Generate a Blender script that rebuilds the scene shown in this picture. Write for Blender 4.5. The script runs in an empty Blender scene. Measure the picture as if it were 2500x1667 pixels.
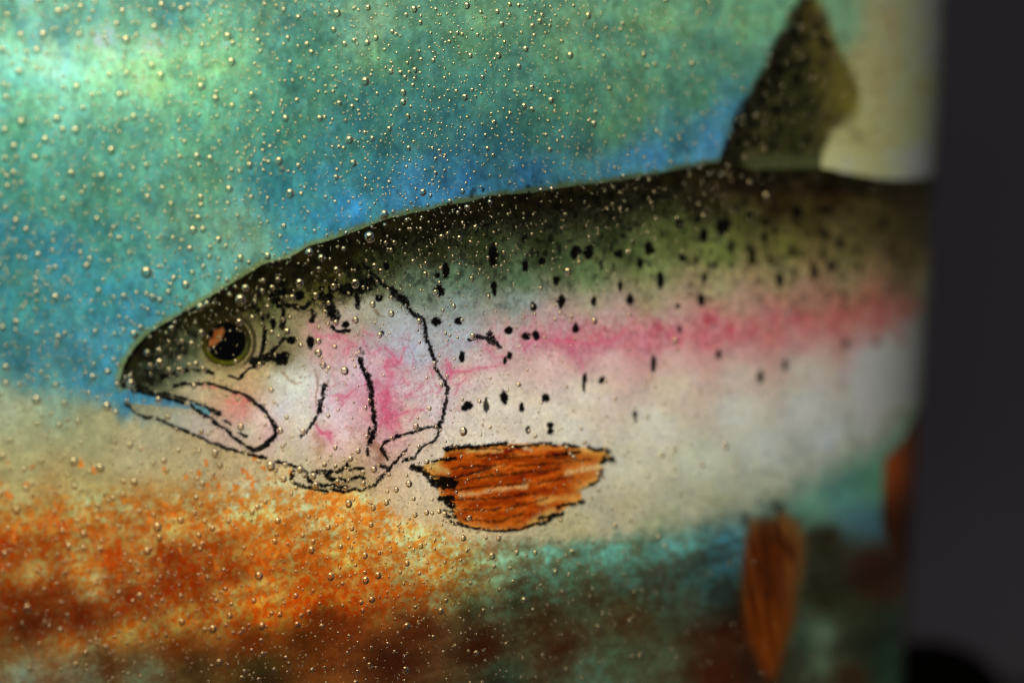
import math, random
import numpy as np
try:
    import bpy
except ImportError:
    bpy = None

# ------------------------------------------------------------------ units
S = 5e-5            # metres per photo pixel in the plane of sharp focus (photo frame 2500 x 1667)
DIST = 0.295        # camera to that plane
CX, CY = -0.1025, 0.156      # axis of the vase
R0, RK, RQ = 0.1773, 0.062, -0.10   # radius = R0 + RK z + RQ z^2

def radius(z): return R0 + RK * z + RQ * z * z
def surf(th, z, off=0.0):
    """point on the vase wall; th=0 faces the camera (-Y), positive to the right"""
    r = radius(z) + off
    return np.stack([CX + r * np.sin(th), CY - r * np.cos(th), z * np.ones_like(th)], -1)
def normal(th, z):
    k = RK + 2 * RQ * z
    n = np.stack([np.sin(th), -np.cos(th), -k * np.ones_like(th)], -1)
    return n / np.linalg.norm(n, axis=-1, keepdims=True)
def to_px(p):
    t = DIST / (p[..., 1] + DIST)
    return 1250 + p[..., 0] * t / S, 833.5 - p[..., 2] * t / S
def wall_at(px, py):
    """(theta, z) of the wall point seen at a photo pixel (ray / cone by bisection free Newton steps)"""
    px = np.asarray(px, float); py = np.asarray(py, float)
    dx = (px - 1250) * S / DIST; dz = (833.5 - py) * S / DIST
    t = np.full(px.shape, DIST)          # y = t - DIST
    for _ in range(30):
        z = dz * t; r = radius(z)
        a = dx * dx + 1; b = -2 * dx * CX - 2 * (DIST + CY); c = CX * CX + (DIST + CY) ** 2 - r * r
        disc = np.maximum(b * b - 4 * a * c, 0)
        t = (-b - np.sqrt(disc)) / (2 * a)
    x = dx * t; y = t - DIST
    return np.arctan2(x - CX, CY - y), dz * t

# ------------------------------------------------------------------ lamps inside the vase (kept here: the paint recipe needs them)
# (location, aim, size x, size y, power W, colour, roll)
LAMPS = [
    dict(name='warm_lamp', loc=(-0.062, 0.085, 0.004), aim=(-0.040, 0.0, 0.002), sx=0.07, sy=0.07, w=0.095, col=(1.0, 0.97, 0.92)),
    dict(name='band_glow_light', loc=(-0.0808, -0.0150, 0.0338), aim=(-0.0795, -0.0230, 0.0315), sx=0.056, sy=0.0012, w=0.0010, col=(1.0, 0.98, 0.92)),  # added light close behind the wall, spreads the glow of the upper-left band
]
for _t, _w in ((.185, .00026), (.275, .00026), (.365, .00015), (.45, .00006)):
    # added lights close behind the wall, facing down, to shape the crisp-topped bright band at the upper left
    _r = R0 + RK * .0333 - .0026
    _l = (CX + _r * math.sin(_t), CY - _r * math.cos(_t), .0333 + .0006 * (_t - .2) * 8)
    LAMPS.append(dict(name='band_edge_light', loc=_l, aim=(_l[0] + .003 * math.sin(_t), _l[1] - .003 * math.cos(_t), _l[2] - .01), sx=0.0155, sy=0.0012, w=_w, col=(1.0, .98, .92)))
GAIN = 1.0
TRANS = 0.96
def basis(L):
    l = np.array(L['loc']); d = np.array(L['aim']) - l; d /= np.linalg.norm(d)
    u = np.cross(d, [0, 0, 1.0]); u /= np.linalg.norm(u); v = np.cross(u, d)
    return l, d, u, v
def backlight(P, N, n=6):
    """irradiance / pi reaching the inner face of the wall from the lamps"""
    E = np.zeros(P.shape[:-1] + (3,))
    for L in LAMPS:
        l, d, u, v = basis(L)
        rad = L['w'] / (L['sx'] * L['sy'] * math.pi)
        nx = 12 if L['sx'] > 3 * L['sy'] else n
        ny = 3 if L['sx'] > 3 * L['sy'] else n
        dA = L['sx'] * L['sy'] / (nx * ny)
        e = 0
        for i in range(nx):
            for j in range(ny):
                q = l + u * ((i + .5) / nx - .5) * L['sx'] + v * ((j + .5) / ny - .5) * L['sy']
                w = P - q; r2 = (w * w).sum(-1); r = np.sqrt(r2)
                e = e + np.maximum(w @ d, 0) * np.maximum((w * N).sum(-1), 0) / (r2 * r2) * dA
        E += (e * rad / math.pi)[..., None] * np.array(L['col'])
    return E * GAIN

# ------------------------------------------------------------------ noise toolkit
_rs = np.random.RandomState(7)
_T = _rs.rand(512, 512)
_TX = _rs.rand(512, 512); _TY = _rs.rand(512, 512)
def vnoise(x, y, s=0):
    x = np.asarray(x) + s * 37.7; y = np.asarray(y) + s * 91.3
    xi = np.floor(x).astype(int); yi = np.floor(y).astype(int)
    fx = x - xi; fy = y - yi
    fx = fx * fx * (3 - 2 * fx); fy = fy * fy * (3 - 2 * fy)
    a = _T[xi % 512, yi % 512]; b = _T[(xi + 1) % 512, yi % 512]
    c = _T[xi % 512, (yi + 1) % 512]; d = _T[(xi + 1) % 512, (yi + 1) % 512]
    return (a * (1 - fx) + b * fx) * (1 - fy) + (c * (1 - fx) + d * fx) * fy
def fbm(x, y, sc, o=4, s=0, g=.55):
    v = 0; a = 1; t = 0; f = 1 / sc
    for k in range(o):
        v = v + a * (vnoise(x * f, y * f, s + 3 * k) - .5); t += a; a *= g; f *= 2.03
    return v / t * 2          # about -1..1
def worley(x, y, sc, s=0):
    x = np.asarray(x) / sc + s * 17.1; y = np.asarray(y) / sc + s * 31.7
    xi = np.floor(x).astype(int); yi = np.floor(y).astype(int)
    f1 = np.full(x.shape, 9.0); f2 = np.full(x.shape, 9.0); idv = np.zeros(x.shape)
    for i in (-1, 0, 1):
        for j in (-1, 0, 1):
            cx = xi + i; cy = yi + j
            d = (cx + _TX[cx % 512, cy % 512] - x) ** 2 + (cy + _TY[cx % 512, cy % 512] - y) ** 2
            h = _T[(cx * 3 + 11) % 512, (cy * 5 + 7) % 512]
            m = d < f1
            f2 = np.where(m, f1, np.minimum(f2, d)); idv = np.where(m, h, idv); f1 = np.where(m, d, f1)
    return np.sqrt(f1), np.sqrt(f2), idv
def sstep(a, b, x):
    t = np.clip((x - a) / (b - a), 0, 1); return t * t * (3 - 2 * t)
def lerp(a, b, t): return a + (b - a) * t[..., None]

def shepard(ctrl, X, Y, p=3.2, step=16):
    """smooth colour field through scattered colour notes, read at X, Y"""
    c = np.array([(a * F, b * F) for a, b, _ in ctrl]); v = np.array([q for _, _, q in ctrl], float)
    gx = np.arange(-200, 2900, step); gy = np.arange(-1000, 2700, step)
    GX, GY = np.meshgrid(gx, gy, indexing='ij')
    num = 0; den = 0
    for (a, b), q in zip(c, v):
        w = 1 / (((GX - a) ** 2 + (GY - b) ** 2) + 500.0) ** (p / 2)
        num = num + w[..., None] * q; den = den + w
    G = num / den[..., None]
    for _ in range(1):
        G[1:-1, 1:-1] = (G[1:-1, 1:-1] * 2 + G[2:, 1:-1] + G[:-2, 1:-1] + G[1:-1, 2:] + G[1:-1, :-2]) / 6
    fx = np.clip((X - gx[0]) / step, 0, len(gx) - 1.001); fy = np.clip((Y - gy[0]) / step, 0, len(gy) - 1.001)
    i = fx.astype(int); j = fy.astype(int); u = (fx - i)[..., None]; w = (fy - j)[..., None]
    return (G[i, j] * (1 - u) + G[i + 1, j] * u) * (1 - w) + (G[i, j + 1] * (1 - u) + G[i + 1, j + 1] * u) * w

F = 2500 / 2352.0
def Z(ox, oy, wid, pts, full=2352.0):
    k = wid / full
    return [(ox + a * k, oy + b * k) for a, b in pts]
def Z4(p): return Z(250, 600, 500, p)
def Z5(p): return Z(250, 850, 500, p)
def Z6(p): return Z(650, 600, 500, p)
def Z7(p): return Z(650, 880, 500, p)
def Z8(p): return Z(980, 1000, 600, p)
def Z9(p): return Z(1700, 1200, 800, p)

def smooth(pts, closed=False, n=4):
    p = np.array(pts, float)
    if len(p) < 3: return [tuple(q) for q in p]
    q = np.vstack([p[-1], p, p[0], p[1]]) if closed else np.vstack([2 * p[0] - p[1], p, 2 * p[-1] - p[-2]])
    out = []
    for i in range(1, len(q) - 2):
        for k in range(n):
            t = k / n; a, b, c, d = q[i - 1:i + 3]
            out.append(tuple(.5 * (2 * b + (c - a) * t + (2 * a - 5 * b + 4 * c - d) * t * t + (3 * b - a - 3 * c + d) * t ** 3)))
    if not closed: out.append(tuple(p[-1]))
    return out
# ------------------------------------------------------------------ outlines of the painting (photo pixels measured along the wall)
TOP = [(299, 946), (296, 927), (301, 898), (312, 872), (335, 842), (369, 808), (399, 791), (433, 772), (473, 749), (505, 728), (535, 710), (580, 683), (611, 664), (650, 642), (696, 632), (722, 620), (756, 600), (800, 588), (860, 567), (885, 558), (917, 545), (949, 533), (975, 528), (1013, 519), (1051, 512), (1077, 503), (1121, 497), (1160, 489), (1201, 478), (1303, 470), (1380, 457), (1431, 450), (1507, 442), (1560, 432), (1600, 425), (1669, 411), (1753, 396), (1814, 408), (1849, 414), (2002, 410), (2059, 421), (2174, 438), (2250, 434), (2400, 420), (2700, 420)]
BELLY = [(306, 984), (327, 1003), (344, 1016), (369, 1020), (395, 1029), (416, 1038), (450, 1050), (484, 1063), (514, 1080), (548, 1090), (590, 1105), (650, 1120), (686, 1128), (714, 1140), (712, 1167), (722, 1180), (741, 1186), (769, 1192), (799, 1199), (831, 1199), (884, 1198), (925, 1222), (985, 1262), (1060, 1282), (1110, 1306), (1200, 1322), (1382, 1322), (1594, 1305), (1700, 1285), (1754, 1272), (1828, 1254), (1913, 1212), (2020, 1159), (2126, 1110), (2179, 1070), (2222, 1000), (2240, 980), (2400, 900), (2700, 900)]
MOUTH = Z5([(230, 450), (340, 482), (500, 515), (640, 555), (760, 585), (860, 605), (930, 635), (1020, 665), (1000, 700), (800, 680), (600, 655), (420, 640), (265, 630)])
TOP = smooth(TOP, n=3)
BODY = TOP + BELLY[::-1] + [p for p in MOUTH[::-1][:0]] + MOUTH[::-1][1:-1]
DORSAL = [(1755, 398), (1761, 375), (1780, 325), (1807, 264), (1833, 214), (1864, 161), (1891, 107), (1918, 57), (1944, 11), (1956, -14), (1985, -16), (2005, 8), (2017, 31), (2025, 61), (2036, 96), (2063, 142), (2082, 184), (2096, 230), (2090, 275), (2060, 300), (2032, 320), (2017, 350), (2004, 388), (2004, 460), (1755, 460)]
PECT = Z8([(110, 560), (300, 500), (400, 440), (420, 370), (700, 340), (1000, 318), (1350, 322), (1650, 345), (1850, 370), (1980, 410), (2025, 480), (1930, 510), (1915, 620), (1870, 700), (1720, 780), (1740, 870), (1600, 930), (1480, 1010), (1350, 1090), (1180, 1150), (1000, 1162), (800, 1150), (600, 1120), (500, 1030), (480, 930), (360, 830), (330, 700), (220, 620)])
PELV = Z9([(380, 200), (340, 450), (320, 650), (330, 850), (370, 1050), (440, 1230), (500, 1350), (560, 1350), (610, 1230), (660, 1050), (720, 850), (740, 680), (780, 500), (770, 300), (740, 220), (680, 180), (600, 130), (560, 180), (480, 190)])
ANAL = [(2159, 1121), (2197, 1086), (2225, 1037), (2240, 998), (2330, 960), (2420, 1000), (2420, 1330), (2200, 1380), (2166, 1323), (2155, 1285), (2155, 1190)]
GILL = Z7([(1120, -1060), (1250, -960), (1420, -810), (1600, -630), (1800, -450), (1840, -240), (1930, 10), (2040, 230), (2075, 330), (2050, 560), (2000, 760), (1960, 750), (1750, 810), (1520, 860), (1350, 960), (1190, 940), (1250, 780), (1230, 560), (1210, 340), (1160, 170), (1090, 10), (1000, -300), (950, -700)])
JAW = Z5([(830, 430), (930, 415), (1050, 405), (1180, 405), (1300, 420), (1400, 460), (1500, 490), (1600, 520), (1700, 590), (1800, 660), (1880, 730), (1940, 820), (1980, 900), (1990, 990), (1930, 1060), (1860, 1120), (1760, 1160), (1700, 1150), (1620, 1100), (1540, 1040), (1450, 970), (1350, 880), (1300, 760), (1200, 700), (1100, 635), (1000, 600), (900, 570), (800, 530)])
EYE_C, EYE_R = (552, 834), 62.0

def inside(poly, X, Y):
    p = np.array(poly, float); r = np.zeros(X.shape, bool)
    bb = (X >= p[:, 0].min()) & (X <= p[:, 0].max()) & (Y >= p[:, 1].min()) & (Y <= p[:, 1].max())
    x = X[bb]; y = Y[bb]; m = np.zeros(x.shape, bool)
    for (x1, y1), (x2, y2) in zip(p, np.roll(p, -1, 0)):
        if y1 == y2: continue
        m ^= ((y1 > y) != (y2 > y)) & (x < (x2 - x1) * (y - y1) / (y2 - y1) + x1)
    r[bb] = m; return r
def dist_line(pts, X, Y, pad=60, closed=False):
    """distance to a polyline and the place along it; 999 beyond pad"""
    p = np.array(pts + ([pts[0]] if closed else []), float)
    D = np.full(X.shape, 999.0); T = np.zeros(X.shape)
    bb = (X > p[:, 0].min() - pad) & (X < p[:, 0].max() + pad) & (Y > p[:, 1].min() - pad) & (Y < p[:, 1].max() + pad)
    if not bb.any(): return D, T
    x = X[bb]; y = Y[bb]; d = np.full(x.shape, 999.0); tt = np.zeros(x.shape); L = 0
    for (x1, y1), (x2, y2) in zip(p[:-1], p[1:]):
        l = math.hypot(x2 - x1, y2 - y1) or 1e-6
        u = np.clip(((x - x1) * (x2 - x1) + (y - y1) * (y2 - y1)) / (l * l), 0, 1)
        e = np.hypot(x - x1 - u * (x2 - x1), y - y1 - u * (y2 - y1))
        m = e < d; d = np.where(m, e, d); tt = np.where(m, L + u * l, tt); L += l
    D[bb] = d; T[bb] = tt
    return D, T

# ------------------------------------------------------------------ colour notes, (x, y) in the 2352-wide view, sRGB as seen lit
WATER = [(0,0,(110,190,170)),(200,20,(100,178,168)),(400,30,(80,150,148)),(600,30,(90,150,130)),(850,50,(112,160,132)),(1100,50,(92,145,118)),(1300,40,(90,140,112)),(1500,40,(92,145,112)),(1700,40,(88,142,108)),(1830,40,(90,150,120)),
 (30,72,(112,188,168)),(150,80,(98,172,162)),(300,80,(88,162,150)),(430,76,(86,156,145)),(30,118,(150,245,220)),(120,112,(182,255,235)),(250,112,(178,255,225)),(350,110,(165,240,200)),(450,106,(130,212,175)),(530,110,(108,185,158)),(100,155,(165,252,228)),(230,160,(158,245,208)),(350,160,(140,222,180)),(480,150,(120,192,158)),(600,125,(90,160,142)),(700,130,(75,145,130)),(900,120,(82,142,115)),(1100,120,(76,130,108)),(1300,150,(76,130,106)),(1500,150,(78,132,106)),(1680,150,(65,115,98)),
 (50,220,(120,215,185)),(250,230,(120,205,178)),(450,220,(95,175,152)),(700,220,(68,135,125)),(900,220,(54,116,116)),(1100,200,(60,120,112)),(1300,230,(60,116,98)),(1450,250,(76,125,96)),(1600,220,(66,120,98)),(1700,200,(62,118,112)),
 (50,330,(80,165,150)),(250,330,(85,165,148)),(450,330,(85,160,138)),(650,320,(60,132,124)),(850,320,(46,108,112)),(1000,300,(48,103,108)),(1200,300,(44,94,94)),(1400,300,(68,122,96)),(1550,320,(46,102,114)),(1650,280,(50,108,146)),
 (50,430,(68,148,138)),(250,430,(75,150,132)),(450,430,(82,150,126)),(650,430,(46,120,130)),(850,410,(44,112,132)),(1000,385,(44,102,128)),(1060,425,(42,106,156)),(1200,400,(42,100,140)),(1150,360,(42,94,108)),(1350,345,(48,98,100)),(1380,385,(48,104,136)),(1500,350,(52,114,158)),(1620,345,(58,124,178)),(1700,240,(45,105,140)),
 (50,550,(48,126,143)),(250,550,(60,135,133)),(430,530,(92,150,126)),(550,530,(105,158,138)),(700,520,(50,135,165)),(800,480,(50,138,188)),(950,440,(48,118,172)),
 (50,700,(50,128,140)),(250,680,(56,142,152)),(400,640,(65,150,160)),(500,600,(90,162,158)),(350,720,(60,140,160)),(150,620,(50,130,150)),
 (50,820,(44,108,128)),(200,830,(48,114,140)),(320,925,(58,132,172)),(270,790,(60,140,165)),(400,950,(70,130,160)),(100,880,(70,135,150)),(0,880,(90,142,140)),(240,925,(58,130,160)),
 (1940,40,(85,125,100)),(1910,110,(85,120,95)),(1990,150,(128,122,86)),(2010,50,(118,108,76)),(2050,200,(124,114,80)),(2080,60,(108,94,70)),(2100,150,(104,90,65)),(2150,200,(80,70,52)),(1980,300,(128,124,82)),(2050,300,(112,102,72)),(2120,300,(98,86,62)),(1930,385,(160,158,106)),(2050,380,(132,132,94)),(2115,385,(118,118,104)),(2150,330,(75,68,55))]
BED = [(141,1480,(140,100,52)),(289,1450,(152,102,42)),(413,1416,(160,110,45)),(537,1378,(162,110,48)),(620,1358,(165,112,50)),(60,1440,(68,21,4)),(180,1415,(84,26,4)),(289,1378,(102,34,5)),(390,1350,(116,42,6)),(454,1330,(122,48,8)),(537,1298,(128,60,14)),(30,1380,(104,40,6)),(120,1365,(118,48,8)),(247,1530,(75,42,14)),(413,1480,(88,38,8)),(578,1449,(86,32,6)),(743,1430,(76,27,6)),(600,1402,(182,84,12)),(700,1388,(188,88,12)),(800,1382,(172,78,12)),(85,1312,(170,138,78)),(207,1335,(172,145,88)),(330,1300,(168,125,66)),(0,1255,(148,64,12)),(124,1212,(162,86,25)),(247,1272,(172,74,14)),(20,1320,(150,92,36)),(50,990,(165,165,122)),(200,1000,(156,155,112)),(350,1000,(165,158,122)),(450,1080,(175,160,120)),(560,1110,(185,165,125)),(50,1080,(165,160,108)),(200,1100,(165,155,102)),(400,1130,(182,165,112)),(650,1120,(195,175,130)),(300,1050,(172,162,120)),(0,940,(150,160,128)),(130,935,(135,158,130)),
 (50,1150,(170,150,96)),(50,1190,(160,112,52)),(200,1160,(168,146,92)),(200,1200,(165,112,50)),(400,1190,(190,130,58)),(600,1190,(202,158,85)),(800,1180,(218,175,105)),(900,1170,(210,172,118)),(700,1150,(202,165,105)),
 (100,1260,(140,72,18)),(200,1270,(165,120,60)),(300,1290,(150,92,38)),(400,1290,(138,58,10)),(600,1270,(182,115,42)),(800,1270,(198,142,62)),(950,1230,(200,165,100)),(1000,1280,(185,152,92)),(1060,1230,(190,170,120)),(1130,1260,(160,160,115)),
 (100,1430,(82,28,4)),(700,1380,(150,68,14)),(850,1350,(170,102,38)),(950,1350,(160,102,45)),
 (700,1460,(62,28,8)),(50,1535,(118,126,100)),(200,1545,(100,106,82)),(30,1490,(96,62,26)),(330,1550,(85,85,60)),(450,1540,(62,45,20)),(600,1540,(42,34,14)),(800,1430,(78,30,8)),(950,1430,(66,28,8)),(900,1520,(48,20,8)),(1100,1480,(52,23,8)),(1090,1400,(48,46,26)),(1050,1350,(125,105,60)),(1100,1340,(115,118,78)),
 (1150,1290,(118,145,108)),(1250,1270,(98,142,116)),(1400,1260,(84,124,104)),(1550,1250,(76,114,102)),(1300,1340,(66,88,66)),(1450,1335,(60,86,70)),(1600,1325,(50,80,74)),(1200,1370,(46,56,38)),(1380,1390,(52,52,32)),(1530,1385,(46,54,40)),(1420,1425,(58,42,20)),(1680,1270,(48,88,98)),(1660,1350,(28,42,38)),(1250,1430,(52,38,18)),(1450,1430,(54,38,18)),(1560,1400,(52,62,46)),(1300,1490,(48,26,12)),(1350,1545,(70,90,70)),(1420,1500,(62,76,54)),(1520,1500,(58,62,42)),(1600,1480,(48,32,18)),(1650,1540,(52,20,8)),(1680,1460,(45,18,8)),(1150,1550,(38,46,32)),
 (1700,1400,(22,18,10)),(1880,1170,(76,112,92)),(1950,1150,(62,102,92)),(2005,1125,(58,96,74)),(1950,1185,(60,92,100)),(2010,1200,(42,68,76)),(1900,1250,(28,20,9)),(2000,1280,(36,18,9)),(1900,1380,(27,26,13)),(2020,1350,(33,17,9)),(1960,1410,(29,30,16)),(1892,1465,(78,95,76)),(1885,1495,(70,88,68)),(1930,1480,(34,36,24)),(1850,1480,(30,34,22)),(2000,1480,(20,24,16)),(1950,1550,(36,22,10)),(2050,1300,(28,14,8)),(2060,1450,(16,26,20)),(2070,1540,(20,42,32)),(2040,1500,(18,32,24)),(1740,1510,(25,14,8))]
FISH = [(290,870,(28,28,18)),(320,830,(40,46,32)),(400,730,(32,30,12)),(430,790,(62,72,52)),(410,840,(70,86,74)),(340,860,(45,55,42)),(440,845,(105,112,92)),(370,800,(40,46,30)),(500,680,(26,22,9)),(600,620,(20,16,7)),(680,630,(34,30,10)),(780,565,(16,12,5)),(900,510,(16,13,7)),(1100,470,(16,12,8)),(1300,450,(18,14,10)),(1500,430,(20,16,10)),(1700,410,(24,15,8)),(1900,420,(30,18,8)),(2100,430,(28,18,12)),
 (740,590,(24,18,6)),(850,560,(22,20,8)),(1000,510,(17,14,8)),(1200,490,(20,17,11)),(1400,475,(24,22,15)),(1600,465,(30,26,16)),(1780,455,(34,24,12)),
 (700,680,(75,75,40)),(760,630,(62,58,22)),(620,700,(90,96,62)),(650,760,(116,116,84)),(690,700,(84,82,46)),(740,665,(62,60,26)),(800,660,(58,58,30)),(850,620,(45,48,28)),(640,650,(52,52,26)),(590,700,(60,56,28)),(600,660,(40,38,16)),(560,650,(34,28,12)),(690,720,(150,135,105)),(640,820,(90,80,55)),
 (900,600,(38,45,25)),(820,620,(45,45,20)),(1000,560,(30,32,18)),(1100,560,(38,45,25)),(1250,560,(34,42,24)),(1150,600,(55,66,48)),(1300,600,(58,73,50)),(1450,580,(64,77,46)),(1400,540,(40,48,28)),(1550,530,(62,70,38)),(1700,510,(56,56,30)),(1850,500,(50,45,22)),(2000,510,(50,44,24)),(2100,530,(34,29,18)),
 (860,650,(70,80,62)),(950,660,(88,106,92)),(1050,640,(76,100,86)),(1200,640,(70,94,72)),(1350,640,(82,106,70)),(1500,620,(98,112,70)),(1650,580,(88,98,55)),(1800,570,(80,80,42)),(1950,590,(74,70,44)),(2080,610,(54,47,32)),
 (1050,700,(125,142,142)),(1200,690,(126,142,140)),(1350,690,(152,142,122)),(1500,680,(146,138,106)),(1650,650,(142,132,100)),(1800,630,(122,114,82)),(1950,640,(105,92,70)),(2080,660,(68,56,46)),
 (1050,770,(165,174,180)),(1150,790,(195,155,152)),(1250,778,(190,126,138)),(1330,784,(188,114,130)),(1400,779,(186,108,124)),(1480,776,(185,102,118)),(1550,768,(182,98,114)),(1630,764,(174,92,104)),(1700,760,(166,88,97)),(1780,750,(156,90,92)),(1850,742,(148,84,85)),(1930,732,(136,74,74)),(2000,722,(126,64,65)),(2090,715,(86,48,50)),
 (1250,735,(178,152,148)),(1400,733,(180,150,142)),(1550,722,(172,138,128)),(1700,705,(154,122,108)),(1850,680,(130,95,85)),(2000,680,(108,74,64)),
 (1100,850,(208,182,172)),(1250,840,(210,176,164)),(1400,832,(206,168,158)),(1550,820,(196,154,146)),(1700,808,(172,128,126)),(1850,795,(162,114,118)),(2000,775,(140,98,102)),(2090,760,(104,76,82)),
 (1150,920,(216,202,176)),(1350,900,(209,194,168)),(1250,960,(214,200,174)),(1100,1000,(216,202,178)),(1550,880,(192,176,150)),(1700,860,(176,160,145)),(1850,840,(156,149,140)),(2000,820,(142,134,136)),(2080,810,(112,106,112)),(2120,800,(80,76,82)),
 (1050,1000,(214,200,175)),(1300,980,(206,196,170)),(1500,980,(198,192,166)),(1700,950,(176,172,156)),(1850,930,(156,156,150)),(2000,900,(140,142,146)),(2080,890,(115,115,120)),
 (1450,1080,(186,181,152)),(1600,1060,(176,176,150)),(1750,1040,(156,160,152)),(1900,1010,(135,142,144)),(2000,980,(126,130,132)),(2060,960,(94,94,94)),(2090,950,(60,55,50)),
 (1450,1170,(165,155,125)),(1600,1150,(150,148,124)),(1750,1110,(136,139,122)),(1850,1080,(126,131,122)),(1950,1050,(110,116,108)),(1300,1230,(168,158,118)),(1500,1220,(136,141,112)),(1650,1180,(126,129,110)),(2020,1020,(90,92,86)),(1780,1180,(118,120,104)),
 (1100,1210,(195,172,126)),(1010,1190,(200,174,128)),(940,1150,(205,180,135)),(960,1110,(206,184,150)),(900,1130,(205,172,130)),(1000,1050,(206,188,162)),
 (720,760,(190,155,138)),(800,720,(186,170,152)),(850,700,(165,165,142)),(900,730,(165,171,165)),(950,800,(172,178,190)),(920,760,(166,172,182)),(760,790,(212,155,160)),(820,850,(214,184,190)),(900,870,(202,155,165)),(885,840,(205,160,172)),(868,905,(205,118,142)),(888,950,(206,128,148)),(900,1000,(206,150,150)),(950,900,(207,182,182)),(1000,930,(204,184,182)),(950,970,(208,186,164)),(750,930,(218,194,198)),(780,990,(228,195,188)),(760,1010,(226,180,175)),(690,880,(220,222,205)),(640,870,(202,204,184)),(600,850,(188,162,110)),(650,930,(212,208,200)),(560,875,(192,152,105)),(520,870,(165,150,95)),
 (700,960,(218,210,184)),(650,1020,(202,188,152)),(750,1060,(202,172,138)),(800,1085,(172,142,95)),(870,1060,(190,150,128)),(700,1070,(195,178,138)),(740,1100,(178,160,115)),(830,1110,(172,150,105)),
 (450,890,(192,172,130)),(520,900,(198,152,114)),(550,940,(210,130,115)),(600,970,(235,198,182)),(615,1005,(205,155,155)),(570,985,(185,182,148)),
 (350,955,(152,150,122)),(400,985,(156,156,130)),(450,990,(182,168,150)),(520,1020,(188,158,138)),(590,1040,(196,170,135))]

# ------------------------------------------------------------------ ink strokes: (points, half width px, raggedness)
INK = []
def ink(pts, w, rag=.35, a=1.0): INK.append((smooth(pts), w * 1.18, rag, a))
ink(Z5([(235, 450), (222, 400), (235, 290), (290, 170), (370, 40)]), 4.2)
ink(Z4([(370, 1215), (480, 1080), (620, 970), (790, 870), (900, 800), (1040, 720)]), 3.2, .5)
ink(Z5([(340, 480), (500, 512), (640, 550), (760, 580), (860, 600), (930, 630)]), 4.0)
ink(Z5([(1020, 660), (1090, 710), (1140, 740)]), 3.6)
ink(Z5([(1180, 780), (1240, 800)]), 4.0)
ink(Z5([(1275, 835), (1330, 880), (1410, 920), (1450, 970), (1540, 1040), (1620, 1100), (1700, 1150), (1760, 1160), (1860, 1120), (1930, 1060), (1990, 990), (1980, 900), (1940, 820), (1880, 730)]), 4.6, .3)
ink(Z5([(1880, 730), (1800, 660), (1700, 590), (1600, 520), (1500, 490), (1400, 460), (1300, 420), (1180, 405), (1050, 405), (930, 415), (830, 430)]), 3.6)
ink(Z5([(340, 430), (480, 450), (600, 510), (700, 520), (800, 530), (900, 570), (970, 585)]), 3.4, .5)
ink(Z5([(1020, 605), (1100, 630), (1200, 680)]), 3.2)
ink(Z5([(1235, 700), (1300, 735), (1350, 750)]), 5.6)
ink(Z5([(1410, 825), (1480, 870)]), 2.4); ink(Z5([(1580, 970), (1640, 1010)]), 3.4)
ink(Z5([(270, 640), (330, 690), (390, 750), (480, 790), (560, 800)]), 3.4)
ink(Z5([(630, 810), (700, 845), (780, 885), (850, 910), (920, 935), (990, 965)]), 3.2, .45)
ink(Z5([(1040, 980), (1100, 1000), (1160, 1040), (1240, 1085), (1330, 1105), (1400, 1140), (1500, 1170), (1620, 1205)]), 3.4, .45)
ink(Z5([(1680, 1215), (1790, 1235), (1870, 1265)]), 3.4); ink(Z7([(80, 1160), (200, 1180), (300, 1210), (400, 1240), (480, 1290)]), 4, .5)
ink(Z7([(310, 1290), (290, 1350), (340, 1410), (430, 1440), (560, 1470), (700, 1500)]), 3.6, .7)
ink(Z7([(760, 1480), (850, 1500), (920, 1505), (1000, 1480), (1100, 1495), (1180, 1450), (1250, 1420)]), 3.4, .6)
ink(Z7([(1270, 1390), (1340, 1310), (1410, 1240), (1450, 1180), (1500, 1160), (1560, 1080), (1610, 1020)]), 3.6, .8)
ink(Z7([(440, 1310), (500, 1370), (590, 1420), (690, 1430), (780, 1425), (850, 1455), (940, 1445)]), 3.8, .5)
ink(Z7([(540, 1290), (640, 1275), (720, 1280), (820, 1275), (880, 1230), (930, 1190)]), 3.8, .7)
ink(Z7([(700, 1300), (740, 1350), (780, 1365)]), 6, .5)
ink(Z7([(830, 1350), (920, 1380), (1000, 1360), (1060, 1330), (1130, 1350)]), 4.4, .6)
ink(Z7([(950, 1250), (1050, 1228), (1110, 1240)]), 3, .6); ink(Z7([(1250, 1218), (1320, 1215), (1390, 1225)]), 3, .6)
ink(Z7([(1560, 1160), (1620, 1135), (1680, 1120)]), 3, .7)
ink(Z7([(1680, 1220), (1750, 1250), (1830, 1300), (1910, 1380)]), 6, .5)
ink(Z6([(1120, 200), (1170, 270), (1250, 350), (1330, 430), (1420, 500)]), 4.4, .6)
ink(Z6([(1440, 510), (1500, 590), (1560, 610), (1610, 670)]), 7, .5)
ink(Z6([(1630, 700), (1700, 790), (1800, 850), (1825, 960), (1840, 1080), (1900, 1200), (1930, 1320), (1960, 1440), (2045, 1550)]), 3.8, .6)
ink(Z7([(2040, 230), (2075, 330), (2060, 450), (2050, 560), (2025, 650)]), 4.0, .55)
ink(Z7([(2020, 680), (1990, 730), (1995, 780), (1960, 860), (1910, 930), (1820, 980), (1770, 1000)]), 3.4, .6)
ink(Z7([(1760, 1030), (1720, 1100)]), 2.6, .6)
ink(Z7([(1960, 750), (1860, 765), (1750, 805), (1640, 830), (1520, 855), (1430, 905), (1350, 950), (1325, 1000), (1355, 1060), (1390, 1120)]), 3.4, .6)
ink(Z7([(1085, 0), (1100, 80), (1150, 150), (1190, 240), (1210, 340), (1195, 440), (1225, 560), (1235, 680), (1250, 780), (1215, 870), (1190, 945)]), 5.6, .5)
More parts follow.
